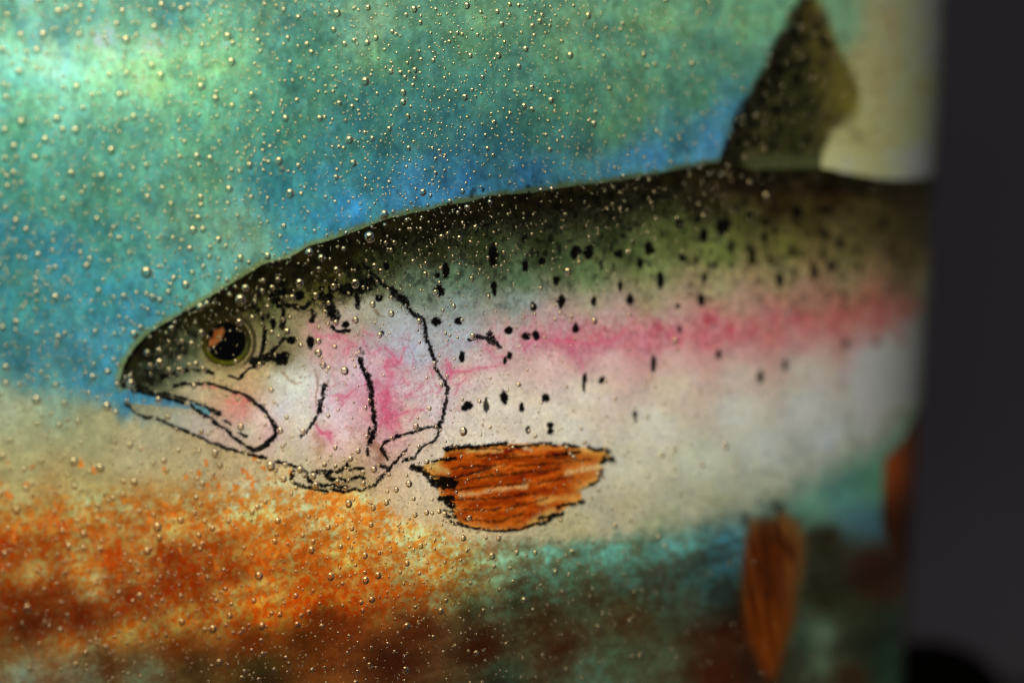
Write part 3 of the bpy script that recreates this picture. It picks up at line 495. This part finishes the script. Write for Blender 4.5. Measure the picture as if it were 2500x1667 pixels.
    # --- spots and ink
    blk = np.zeros(X.shape)
    ang = fbm(X, Y, 9, 3, 61, .7); grit = fbm(X, Y, 3.6, 2, 62, .7)
    for x, y, rx, ry, s in SPOTS:
        r = max(rx, ry) * 2.2
        bb = (np.abs(X - x) < r) & (np.abs(Y - y) < r)
        if s < 0: bb &= dors
        elif s < 1 and x > 1300 and y < 660: bb &= body
        if not bb.any(): continue
        q = np.hypot((X[bb] - x) / rx, (Y[bb] - y) / ry) + .38 * ang[bb] + .22 * grit[bb]
        blk[bb] = np.maximum(blk[bb], sstep(1.12, .82, q) * abs(s))
    IX = X + 3.2 * fbm(X, Y, 16, 2, 66) + 1.6 * fbm(X, Y, 6, 2, 67); IY = Y + 3.2 * fbm(X, Y, 16, 2, 68) + 1.6 * fbm(X, Y, 6, 2, 69)
    for pts, w, rag, a in INK:
        d, T = dist_line(pts, IX, IY, w * 3 + 8)
        near = d < w * 3 + 6
        if not near.any(): continue
        x = X[near]; y = Y[near]; dd_ = d[near]; TT = T[near]
        wid = w * (1 + .30 * (vnoise(TT / 13, TT * 0, len(pts)) * 2 - 1)) + (.8 + w * rag * .8) * ang[near] + (1.5 + w * .45 * rag) * grit[near]
        core = sstep(wid + 1.3, wid - 1.6, dd_)
        gap = np.clip(1 - rag * .6 * sstep(.3, .8, fbm(x, y, 10, 2, 63)) , 0, 1)
        spray = (vnoise(x / 2.8, y / 2.8, 65) > .74 + .18 * dd_ / (w * 2.6)) * sstep(w * 2.8 + 5, w, dd_) * (rag + .2)
        blk[near] = np.maximum(blk[near], np.clip(core * gap * (1 - .45 * rag * (vnoise(x / 3.4, y / 3.4, 91) > .70)) + spray * .8, 0, 1) * a)
    dust = (vnoise(X / 2.5, Y / 2.5, 71) > .90) * (fbm(X, Y, 30, 2, 72) > .1) * body * sstep(2000, 1600, X) * .35 * (Y > 700)
    blk = np.maximum(blk, dust * (lum > 120))
    col = lerp(col, np.array([7, 6, 5]) * np.ones_like(col), np.clip(blk, 0, 1) * .97)
    pg = vnoise(X / 3.1, Y / 3.1, 81) - .5 + .6 * (vnoise(X / 6.5, Y / 6.5, 82) - .5)
    col = col * (1 + .11 * pg)[..., None]
    part = np.where(sea, 0, 1)
    part = np.where(body, 2, part); part = np.where(gill, 3, part); part = np.where(jaw, 4, part)
    part = np.where(eye, 5, part); part = np.where(dors, 6, part); part = np.where(pect, 7, part)
    part = np.where(pelv & ~body, 8, part); part = np.where(anal, 9, part)
    return np.clip(col / 255.0, 0.004, 1), part

def lin(c): return np.where(c <= .04045, c / 12.92, ((c + .055) / 1.055) ** 2.4)

#@@BUILD
HERO = []
def hero(ox, oy, wid, lst, k=1.0):
    f = wid / 2352.0
    for x, y, r in lst: HERO.append((ox + x * f, oy + y * f, r * f * k))
hero(250, 600, 500, [(465,300,65),(1195,130,32),(1565,140,42),(1860,115,42),(1130,240,28),(785,370,35),(925,445,45),(735,530,35),(645,625,38),(505,730,28),(350,1015,50),(865,680,25),(1305,375,28),(1010,310,32),(1540,615,62),(2230,430,52),(1175,665,35),(1685,825,42),(1525,870,38),(1090,990,38),(770,945,32),(890,1095,30),(750,1095,28),(490,1220,32),(630,1195,36),(850,1290,30),(865,1425,48),(1920,480,35),(1980,385,30),(1795,515,28),(2145,590,38),(1870,700,32),(1920,990,32),(2100,980,40),(2255,1140,30),(1780,1365,35),(40,1440,38),(115,1300,28)])
hero(250, 850, 500, [(1565,895,42),(735,780,35),(295,1100,38),(300,395,48),(615,580,40),(850,1160,28),(1100,1175,28),(670,1270,34),(565,1305,28),(1890,1340,55),(1960,1385,35),(2215,1380,38),(2070,1335,30),(2040,1490,38),(1915,475,32),(2020,940,38),(2275,945,32),(340,1520,40),(1090,940,30)])
hero(650, 600, 500, [(430,75,42),(580,140,38),(765,275,38),(985,430,50),(520,565,35),(710,460,34),(1280,290,32),(1660,180,32),(1785,325,32),(1375,45,28),(1800,205,26),(2310,380,34),(1865,530,36),(1190,675,40),(1400,780,40),(985,850,40),(1695,865,38),(760,880,35),(215,980,45),(1280,1025,34),(755,1155,32),(515,1220,45),(575,1360,40),(855,1430,52),(1835,1340,30),(2280,1025,38),(2120,695,30),(645,755,30),(840,35,28)])
hero(650, 880, 500, [(735,985,30),(935,1120,36),(610,1175,32),(1195,1240,42),(1055,1395,32),(925,1375,26),(485,1310,35),(510,1410,38),(1570,1400,42),(1425,1465,32),(1365,1495,26),(2170,795,50),(1850,545,28),(1360,1300,24),(155,1345,38)])
hero(860, 420, 300, [(210,1250,98),(495,810,80),(1255,390,70),(1810,570,60),(200,140,45),(615,200,45),(1640,1240,58),(1960,1265,58),(2210,1350,52),(1740,1175,42),(2130,690,60),(2245,1060,48),(2065,975,42),(735,1350,48),(650,1490,45),(1050,1100,45),(1195,1085,38),(940,920,40),(1890,775,40),(2060,370,55),(320,345,38),(1105,325,34),(1390,635,36),(155,270,40)])
hero(800, 0, 800, [(40,105,32),(245,590,34),(515,670,26),(505,740,26),(110,1010,30),(160,1175,30),(600,510,24),(325,280,22),(245,315,24),(950,50,26),(635,170,20),(1195,405,28),(1375,360,25),(1415,635,22),(1565,725,28),(1835,120,26),(1435,790,24),(1170,880,22),(410,930,22),(155,770,22),(550,840,24),(105,870,20),(430,520,24),(1345,45,18),(1220,180,24),(890,245,18),(890,660,18)])
hero(0, 0, 800, [(270,15,26),(410,100,30),(145,265,25),(300,265,30),(15,370,28),(260,370,28),(130,525,26),(1150,45,28),(1280,80,25),(1085,210,26),(870,90,24),(565,260,26),(815,185,22),(545,630,26),(320,1010,30),(785,1085,28),(530,945,28),(245,1140,26),(950,845,26),(400,860,28),(715,1270,26),(1400,1125,26),(1495,1140,24),(1510,715,26),(1075,480,24),(2055,1390,32),(1760,1190,24),(1970,1160,28),(2025,855,26),(2245,855,24),(1625,1360,28),(1420,1420,24),(1210,1470,24),(1045,1420,26),(500,1250,28),(1880,40,20),(2110,135,22),(1650,765,22),(1790,685,24),(1640,320,20)])
hero(700, 1200, 800, [(405,75,28),(600,110,24),(685,70,22),(965,140,20),(1065,135,20),(280,250,22),(535,450,24),(835,505,22),(625,590,28),(1445,455,28),(1620,430,22),(1745,430,20),(1880,565,22),(500,780,18),(530,845,18),(60,945,24),(220,950,20),(1320,1145,24),(705,1085,18)])
hero(0, 1100, 800, [(1280,490,24),(1130,615,24),(1035,705,26),(1415,600,20),(805,335,20),(695,385,22),(880,215,20),(980,860,18),(1510,550,20),(1790,430,20),(1945,640,20),(1800,1065,20),(1535,1065,20),(1990,1165,22),(2140,1170,18),(1480,905,20),(165,130,20),(295,70,22)])
hero(1600, 0, 900, [(865,175,14),(1005,65,14),(815,105,14),(985,225,12),(1030,230,12),(1115,360,15),(1175,350,15),(1170,420,16),(1060,545,14),(1100,490,12),(745,615,12),(1170,610,15),(890,375,14),(315,15,14),(225,90,14),(445,120,14),(450,165,12),(400,420,14),(265,510,12),(290,595,12),(135,890,15),(675,785,12),(575,740,10),(1300,250,14),(1490,420,14),(1460,10,14),(1670,255,20),(1755,230,22),(710,1135,12),(355,1190,12),(470,1350,12),(950,960,12),(510,1120,12),(25,1035,14)])

# how many bubbles per 10 000 square photo pixels, and how big they run: (x, y, density, mean radius)
DENS = [(100,100,17,5.2),(300,400,17,5.0),(600,100,20,4.6),(600,400,22,4.4),(900,100,23,4.0),(1000,350,26,3.7),(1200,200,22,3.8),(1400,300,20,3.6),(1600,150,18,3.6),(1600,350,15,3.4),(1750,100,12,3.4),(1950,80,6,3.6),(2000,250,5,3.6),(2150,150,1.5,4),(2200,350,.4,4),
 (100,650,17,4.6),(300,700,16,4.6),(500,600,17,4.4),(150,850,14,4.6),(350,850,15,4.2),(700,660,9,3.4),(900,620,15,3.2),(1100,560,22,3.2),(1300,500,18,3.2),(1500,480,16,3.2),(1700,450,13,3.4),(1850,430,6,3.4),(2050,470,1,3.4),(1000,760,9,3.6),(1300,620,9,3.0),(1500,620,7,3.0),(1700,600,4,3.0),(1900,600,.6,3),
 (800,850,5,4.0),(950,950,4,3.4),(1200,850,2.5,3.0),(1500,800,1.6,3.0),(1800,800,.5,3),(2100,800,.1,3),(1300,1000,2.0,3.6),(1600,1000,2.2,3.6),(1900,1000,.8,3.5),(600,900,4,3.6),(500,1050,7,3.6),(700,1050,6,3.6),
 (100,1050,11,4.6),(300,1100,10,4.4),(150,1300,13,4.4),(400,1350,13,4.2),(700,1300,18,3.8),(900,1280,17,3.7),(1000,1200,7,3.8),(1150,1350,17,3.7),(1200,1180,6,3.2),(1400,1250,8,3.4),(1500,1350,10,3.4),(1700,1200,3,3.6),(1700,1450,4,3.2),(1900,1450,.3,3),(100,1580,10,4.2),(500,1550,13,3.8),(800,1550,14,3.4),(1100,1550,12,3.2),(1400,1580,7,3.2),(2150,1300,.1,3)]

def build():
    C = bpy.context.scene.collection
    sc = bpy.context.scene
    rnd = random.Random(11)
    # ---------------- camera
    cam = bpy.data.cameras.new('camera'); co = bpy.data.objects.new('camera', cam); C.objects.link(co)
    co.location = (0, -DIST, 0); co.rotation_euler = (math.radians(90), 0, 0)
    cam.sensor_width = 36; cam.lens = 36 * DIST / (2500 * S); cam.clip_start = .01; cam.clip_end = 20
    cam.dof.use_dof = True; cam.dof.aperture_fstop = FSTOP; cam.dof.aperture_blades = 0
    th, z = wall_at(np.array([FOCUS_PX]), np.array([850.]))
    cam.dof.focus_distance = float(surf(th, z)[0, 1] + DIST)
    sc.camera = co
    # ---------------- dim room
    w = bpy.data.worlds.new('World'); sc.world = w; w.use_nodes = True
    w.node_tree.nodes['Background'].inputs[0].default_value = (.95, .84, 1.0, 1); w.node_tree.nodes['Background'].inputs[1].default_value = .047
    def lamp(name, loc, aim, sx, sy, p, col, spread=0):
        L = dict(loc=loc, aim=aim); l, d, u, v = basis(L)
        a = bpy.data.lights.new(name, 'AREA'); a.shape = 'RECTANGLE'; a.size = sx; a.size_y = sy; a.energy = p; a.color = col
        o = bpy.data.objects.new(name, a); C.objects.link(o)
        from mathutils import Matrix, Vector
        m = Matrix((u, -v if False else v, -d)).transposed()
        if m.determinant() < 0: m = Matrix((-u, v, -d)).transposed()
        if spread: a.spread = math.radians(spread)
        o.matrix_world = Matrix.Translation(Vector(l)) @ m.to_4x4()
        return o
    for L in LAMPS: lamp(L['name'], L['loc'], L['aim'], L['sx'], L['sy'], L['w'], L['col'])
    for L in ROOM: lamp(L['name'], L['loc'], L['aim'], L['sx'], L['sy'], L['w'], L['col'], L.get('spread', 0))
    sc.view_settings.view_transform = 'Standard'; sc.view_settings.look = 'None'; sc.view_settings.exposure = 0; sc.view_settings.gamma = 1
    sc.cycles.caustics_refractive = False; sc.cycles.caustics_reflective = False
    sc.cycles.max_bounces = 8; sc.cycles.transmission_bounces = 8; sc.cycles.sample_clamp_indirect = 4
    # ---------------- materials
    def mat(name):
        m = bpy.data.materials.new(name); m.use_nodes = True; m.node_tree.nodes.clear(); return m, m.node_tree.nodes, m.node_tree.links
    def simple(name, col, rough, noise=.15, scale=60):
        m, n, l = mat(name); out = n.new('ShaderNodeOutputMaterial'); p = n.new('ShaderNodeBsdfPrincipled'); l.new(p.outputs[0], out.inputs[0])
        tc = n.new('ShaderNodeTexCoord'); t = n.new('ShaderNodeTexNoise'); t.inputs['Scale'].default_value = scale; t.inputs['Detail'].default_value = 6
        r = n.new('ShaderNodeValToRGB'); r.color_ramp.elements[0].color = tuple(c * (1 - noise) for c in col) + (1,); r.color_ramp.elements[1].color = tuple(c * (1 + noise) for c in col) + (1,)
        l.new(tc.outputs['Object'], t.inputs['Vector']); l.new(t.outputs['Fac'], r.inputs[0]); l.new(r.outputs[0], p.inputs['Base Color']); p.inputs['Roughness'].default_value = rough
        return m
    m, n, l = mat('painted_glass')
    out = n.new('ShaderNodeOutputMaterial'); at = n.new('ShaderNodeAttribute'); at.attribute_name = 'paint'
    tc = n.new('ShaderNodeTexCoord'); no = n.new('ShaderNodeTexNoise'); no.inputs['Scale'].default_value = 3200; no.inputs['Detail'].default_value = 3; no.inputs['Roughness'].default_value = .7
    l.new(tc.outputs['Object'], no.inputs['Vector'])
    mr = n.new('ShaderNodeMapRange'); mr.inputs['From Min'].default_value = .25; mr.inputs['From Max'].default_value = .75; mr.inputs['To Min'].default_value = .86; mr.inputs['To Max'].default_value = 1.14
    l.new(no.outputs['Fac'], mr.inputs['Value'])
    mu = n.new('ShaderNodeVectorMath'); mu.operation = 'SCALE'; l.new(at.outputs['Color'], mu.inputs[0]); l.new(mr.outputs[0], mu.inputs['Scale'])
    tr = n.new('ShaderNodeBsdfTranslucent'); di = n.new('ShaderNodeBsdfDiffuse'); mx = n.new('ShaderNodeMixShader'); mx.inputs[0].default_value = 1 - TRANS
    l.new(mu.outputs[0], tr.inputs['Color']); l.new(mu.outputs[0], di.inputs['Color']); l.new(tr.outputs[0], mx.inputs[1]); l.new(di.outputs[0], mx.inputs[2])
    gl = n.new('ShaderNodeBsdfGlossy'); gl.inputs['Roughness'].default_value = .28; fr = n.new('ShaderNodeFresnel'); fr.inputs['IOR'].default_value = 1.06
    mx2 = n.new('ShaderNodeMixShader'); l.new(fr.outputs[0], mx2.inputs[0]); l.new(mx.outputs[0], mx2.inputs[1]); l.new(gl.outputs[0], mx2.inputs[2]); l.new(mx2.outputs[0], out.inputs[0])
    M_PAINT = m
    m, n, l = mat('air_in_glass')
    out = n.new('ShaderNodeOutputMaterial'); g = n.new('ShaderNodeBsdfGlass'); g.inputs['IOR'].default_value = BUBBLE_IOR; g.inputs['Roughness'].default_value = 0.0; g.inputs['Color'].default_value = (1, .97, .9, 1)
    l.new(g.outputs[0], out.inputs[0]); M_AIR = m
    M_WALL = simple('dull_plum_grey_wall', (.36, .335, .36), .9, .10, 3)
    M_TABLE = simple('dark_table', (.05, .045, .05), .6)
    M_BLACK = simple('black_lacquer', (.0012, .0012, .0016), .9)
    M_BLACK.node_tree.nodes['Principled BSDF'].inputs['Specular IOR Level'].default_value = .04
    M_RIM = simple('smoky_glass_rim', (.10, .14, .12), .3)

    def mesh_obj(name, V, Fc, material, parent=None, colors=None, smooth=True):
        me = bpy.data.meshes.new(name)
        V = np.asarray(V, np.float32); Fc = np.asarray(Fc, np.int32)
        me.vertices.add(len(V)); me.vertices.foreach_set('co', V.ravel())
        k = Fc.shape[1]
        me.loops.add(Fc.size); me.loops.foreach_set('vertex_index', Fc.ravel())
        me.polygons.add(len(Fc)); me.polygons.foreach_set('loop_start', np.arange(0, Fc.size, k, dtype=np.int32))
        me.polygons.foreach_set('use_smooth', np.full(len(Fc), smooth))
        me.update(calc_edges=True)
        if colors is not None:
            a = me.color_attributes.new('paint', 'FLOAT_COLOR', 'POINT')
            a.data.foreach_set('color', np.concatenate([colors, np.ones((len(V), 1))], 1).astype(np.float32).ravel())
        me.materials.append(material)
        o = bpy.data.objects.new(name, me); C.objects.link(o)
        if parent: o.parent = parent
        return o
    # ---------------- room: one wall far behind, a table top below the frame
    V = [(-2.2, .75, -.9), (2.6, .75, -.9), (2.6, .75, 1.3), (-2.2, .75, 1.3)]
    o = mesh_obj('back_wall', V, [(0, 1, 2, 3)], M_WALL, smooth=False); o['kind'] = 'structure'
    def boxv(x0, x1, y0, y1, z0, z1):
        return [(x, y, z) for z in (z0, z1) for x, y in ((x0, y0), (x1, y0), (x1, y1), (x0, y1))], [(0, 3, 2, 1), (4, 5, 6, 7), (0, 1, 5, 4), (1, 2, 6, 5), (2, 3, 7, 6), (3, 0, 4, 7)]
    V, Fc = boxv(-.6, .5, -.42, .34, ZB - .031, ZB - .001)
    o = mesh_obj('table', V, Fc, M_TABLE, smooth=False); o['kind'] = 'structure'
    # ---------------- the vase
    root = bpy.data.objects.new('painted_glass_vase', None); C.objects.link(root)
    root['label'] = 'glowing curved glass vase painted with a speckled trout, full of tiny air bubbles'
    root['category'] = 'glass vase'
    # columns: even steps as seen, rows: even steps, both coarser where blurred
    ths = [float(wall_at(np.array([-70.]), np.array([833.]))[0][0])]
    while ths[-1] < 1.62:
        t = ths[-1]; c = max(math.cos(t - .17), .16); step = 2.25 * S * (1 + max(0, (t - .95)) * 1.6) / .177
        ths.append(t + step / c)
    ths = np.array(ths)
    zs = [-.0425]
    while zs[-1] < .0425: zs.append(zs[-1] + 2.25 * S)
    lo, st = [zs[0]], 2.25 * S
    while lo[-1] > ZB: st = min(st * 1.15, 8e-4); lo.append(lo[-1] - st)
    hi, st = [zs[-1]], 2.25 * S
    while hi[-1] < ZT: st = min(st * 1.15, 8e-4); hi.append(hi[-1] + st)
    lo[-1] = ZB; hi[-1] = ZT
    zs = np.array(lo[::-1][:-1] + zs + hi[1:])
    TH, ZZ = np.meshgrid(ths, zs, indexing='ij')
    P = surf(TH, ZZ); N = normal(TH, ZZ)
    px, py = to_px(P)
    # beyond the outline of the glass the painting simply goes on round the vase
    sil = np.argmax(px, 0)
    X = px.copy()
    for j in range(len(zs)):
        k = sil[j]; X[k:, j] = px[k, j] + (ths[k:] - ths[k]) * 1500
    col, part = paint(X, py)
    E = backlight(P, N) * TRANS
    E = np.maximum(E, .05)
    alb = np.clip(lin(col) / (E * EGAIN), .002, .93)
    nx, nz = TH.shape
    idx = np.arange(nx * nz).reshape(nx, nz)
    q = np.stack([idx[:-1, :-1], idx[1:, :-1], idx[1:, 1:], idx[:-1, 1:]], -1)
    fp = part[:-1, :-1]
    Pf = P.reshape(-1, 3); Af = alb.reshape(-1, 3)
    def piece(name, pid, parent, label=None):
        f = q[fp == pid].reshape(-1, 4)
        if not len(f): return None
        u, inv = np.unique(f, return_inverse=True)
        o = mesh_obj(name, Pf[u], inv.reshape(-1, 4), M_PAINT, parent, Af[u])
        if label: o['label'] = label
        return o
    piece('water_wash', 0, root, 'mottled teal, green and blue glaze above the trout')
    piece('river_bed_wash', 1, root, 'speckled orange, sand and brown glaze below the trout')
    fish = piece('painted_trout', 2, root, 'trout with black speckled olive back, pink stripe and pale belly')
    piece('gill_cover', 3, fish, 'pink veined gill cover outlined in black'); piece('upper_jaw', 4, fish, 'pale jaw flushed with red, outlined in black')
    piece('eye', 5, fish, 'black pupil with an orange glint in an olive ring'); piece('dorsal_fin', 6, fish, 'dark olive fin with black spots')
    piece('pectoral_fin', 7, fish, 'orange streaked fin with a ragged black outline'); piece('pelvic_fin', 8, fish, 'dark orange streaked hanging fin'); piece('anal_fin', 9, fish)
    # the rest of the wall, coarser
    tb = np.linspace(ths[-1], ths[0] + 2 * math.pi, 90); zb = zs[::6]; zb = np.append(zb, zs[-1]) if zb[-1] != zs[-1] else zb
    T2, Z2 = np.meshgrid(tb, zb, indexing='ij'); P2 = surf(T2, Z2)
    n1 = fbm(T2 * 700, -Z2 / S, 120, 4, 3)
    mixz = sstep(-.01, -.022, Z2 + .006 * n1)
    c2 = lerp(np.array([.16, .42, .36]) * (1 + .3 * n1[..., None]), np.array([.30, .14, .04]) * (1 + .5 * n1[..., None]), mixz)
    i2 = np.arange(T2.size).reshape(T2.shape)
    q2 = np.stack([i2[:-1, :-1], i2[1:, :-1], i2[1:, 1:], i2[:-1, 1:]], -1).reshape(-1, 4)
    mesh_obj('far_side', P2.reshape(-1, 3), q2, M_PAINT, root, c2.reshape(-1, 3))
    # rolled rim and foot
    def ring(name, z, rt):
        A, B = np.meshgrid(np.linspace(0, 2 * math.pi, 160, endpoint=False), np.linspace(0, 2 * math.pi, 14, endpoint=False), indexing='ij')
        r = radius(z) + rt * np.cos(B); Vv = np.stack([CX + r * np.sin(A), CY - r * np.cos(A), z + rt * np.sin(B)], -1)
        ii = np.arange(A.size).reshape(A.shape); a2 = np.roll(ii, -1, 0); b2 = np.roll(ii, -1, 1); c2_ = np.roll(a2, -1, 1)
        mesh_obj(name, Vv.reshape(-1, 3), np.stack([ii, b2, c2_, a2], -1).reshape(-1, 4), M_RIM, root)
    ring('rim', ZT, .0022); ring('foot_ring', ZB + .0032, .0036)
    a = np.linspace(0, 2 * math.pi, 97)[:-1]; rr = radius(ZB) - .001
    Vb = [(CX, CY, ZB + .002)] + [(CX + rr * math.sin(t), CY - rr * math.cos(t), ZB + .002) for t in a]
    mesh_obj('light_block_cap', [(x, y, ZT - .001) if i == 0 else (CX + (x - CX) * radius(ZT) / rr, CY + (y - CY) * radius(ZT) / rr, ZT - .001) for i, (x, y, _) in enumerate(Vb)], [(0, (i + 1) % 96 + 1, i + 1) for i in range(96)], M_RIM, root, smooth=False)  # added unseen cap, keeps the overhead light from entering the open top
    mesh_obj('base', Vb, [(0, i + 1, (i + 1) % 96 + 1) for i in range(96)], M_RIM, root, smooth=False)
    # ---------------- bubbles
    bub = [(x, y, r * BSIZE) for x, y, r in HERO]
    cell = {}
    def put(x, y, r): cell.setdefault((int(x // 30), int(y // 30)), []).append((x, y, r))
    def free(x, y, r):
        i, j = int(x // 30), int(y // 30)
        for a_ in (i - 1, i, i + 1):
            for b_ in (j - 1, j, j + 1):
                for (u, v, s_) in cell.get((a_, b_), ()):
                    if (u - x) ** 2 + (v - y) ** 2 < (1.0 * (r + s_)) ** 2: return False
        return True
    for b in bub: put(*b)
    D = np.array(DENS, float)
    for gx in range(-60, 2260, 50):
        for gy in range(-60, 1740, 50):
            wgt = 1 / ((D[:, 0] - gx - 25) ** 2 + (D[:, 1] - gy - 25) ** 2 + 900) ** 1.7
            wgt /= wgt.sum(); dn = (wgt * D[:, 2]).sum() * .25 * BDENS; mr_ = (wgt * D[:, 3]).sum()
            clump = .45 + 1.1 * float(vnoise(np.array(gx / 130.), np.array(gy / 130.), 5))
            k = dn * clump; k = int(k) + (rnd.random() < k - int(k))
            for _ in range(k):
                x = gx + rnd.random() * 50; y = gy + rnd.random() * 50
                if x > 2240 - .06 * y: continue
                r = min(mr_ * .76 * math.exp(rnd.gauss(0, .50)), 11)
                if rnd.random() < .25: r *= .5
                r = max(r, 1.1) * BSIZE
                if free(x, y, r): put(x, y, r); bub.append((x, y, r))
    bub.sort(key=lambda b: -b[2])
    bx = np.array([b[0] for b in bub]); by = np.array([b[1] for b in bub])
    bt, bz = wall_at(bx, by); bp = surf(bt, bz); bn = normal(bt, bz)
    def ico(sub):
        import bmesh
        bm = bmesh.new(); bmesh.ops.create_icosphere(bm, subdivisions=sub, radius=1)
        v = np.array([p.co[:] for p in bm.verts]); f = np.array([[q_.index for q_ in p.verts] for p in bm.faces]); bm.free(); return v, f
    v4, f4 = ico(4); v3, f3 = ico(3); v2, f2 = ico(2)
    sph = mesh_obj('air_bubble', v4, f4, M_AIR); sme = sph.data
    bpy.data.objects.remove(sph)
    VV, FF, base = [], [], 0
    for i, (x, y, r) in enumerate(bub):
        rm = r * S
        gap = rm * 1.12 + 1e-4 + abs(rnd.gauss(0, .0007))
        c = bp[i] + bn[i] * gap
        el = 1 + rnd.uniform(0, .14)
        if i < 100:
            o = bpy.data.objects.new('air_bubble', sme); C.objects.link(o); o.parent = root
            o.location = c; o.scale = (rm, rm, rm * el)
        else:
            v, f = (v3, f3) if r > 5 else (v2, f2)
            VV.append(v * np.array([rm, rm, rm * el]) + c); FF.append(f + base); base += len(v)
    o = mesh_obj('fine_air_bubbles', np.concatenate(VV), np.concatenate(FF), M_AIR, root); o['kind'] = 'stuff'
    o['label'] = 'thousands of tiny seed bubbles trapped in the glass'
    print('bubbles', len(bub), 'wall verts', TH.size)
    # ---------------- black knob out of focus behind the lower right of the glass
    kn = bpy.data.objects.new('rounded_knob', None); C.objects.link(kn); kx, ky = KNOB
    kn.location = (kx, ky, ZB - .001); kn['label'] = 'black rounded knob, out of focus, behind the lower right edge of the glass'; kn['category'] = 'knob'
    def lathe(prof, nseg=64):
        Vv = []; Ff = []
        for r_, z_ in prof:
            for i in range(nseg): t = 2 * math.pi * i / nseg; Vv.append((r_ * math.cos(t), r_ * math.sin(t), z_))
        for k in range(len(prof) - 1):
            for i in range(nseg): j = (i + 1) % nseg; Ff.append((k * nseg + i, k * nseg + j, (k + 1) * nseg + j, (k + 1) * nseg + i))
        return Vv, Ff
    H = KNOB_H; R = KNOB_R
    prof = [(1e-5, 0), (R * .92, 0), (R * .98, H * .06), (R * .98, H * .12), (R * .8, H * .2)]
    v, f = lathe(prof); mesh_obj('foot', v, f, M_BLACK, kn)
    prof = [(R * .8, H * .2), (R * .82, H * .3)] + [(R * math.cos(a) ** .8, H * .42 + H * .58 * math.sin(a)) for a in np.linspace(-.3, math.pi / 2 - .01, 20)] + [(1e-5, H)]
    v, f = lathe(prof); mesh_obj('dome', v, f, M_BLACK, kn)

FSTOP = 9.2; FOCUS_PX = 1000.0
ZB, ZT = -.088, .100
EGAIN = 1.0
BUBBLE_IOR = .52
BSIZE = 1.08; BDENS = 3.3
KNOB = (.0845, .20); KNOB_H = .0275; KNOB_R = .0175
ROOM = [
    dict(name='overhead_lamp', loc=(-0.06, -0.105, 0.21), aim=(-0.045, -0.01, 0.095), sx=0.50, sy=0.12, w=.26, col=(1.0, .77, .36), spread=64),
    dict(name='bubble_rim_fill', loc=(0.16, -0.20, -0.20), aim=(0.0, 0.0, 0.0), sx=0.14, sy=0.10, w=.03, col=(1.0, .78, .6)),  # added fill, lights the lower bubble rims over dark paint
    dict(name='bubble_glint_light', loc=(-0.03, -0.40, 0.12), aim=(0.0, 0.0, 0.0), sx=0.022, sy=0.022, w=.05, col=(1.0, .95, .9)),  # added small source, puts bright dots on the bubbles
    dict(name='wall_fill', loc=(0.45, 0.35, -0.35), aim=(0.36, 0.75, -0.30), sx=0.3, sy=0.1, w=.003, col=(1.0, .85, .95)),  # added fill, brightens the lower part of the back wall
]
if bpy is not None and __name__ == '__main__':
    build()
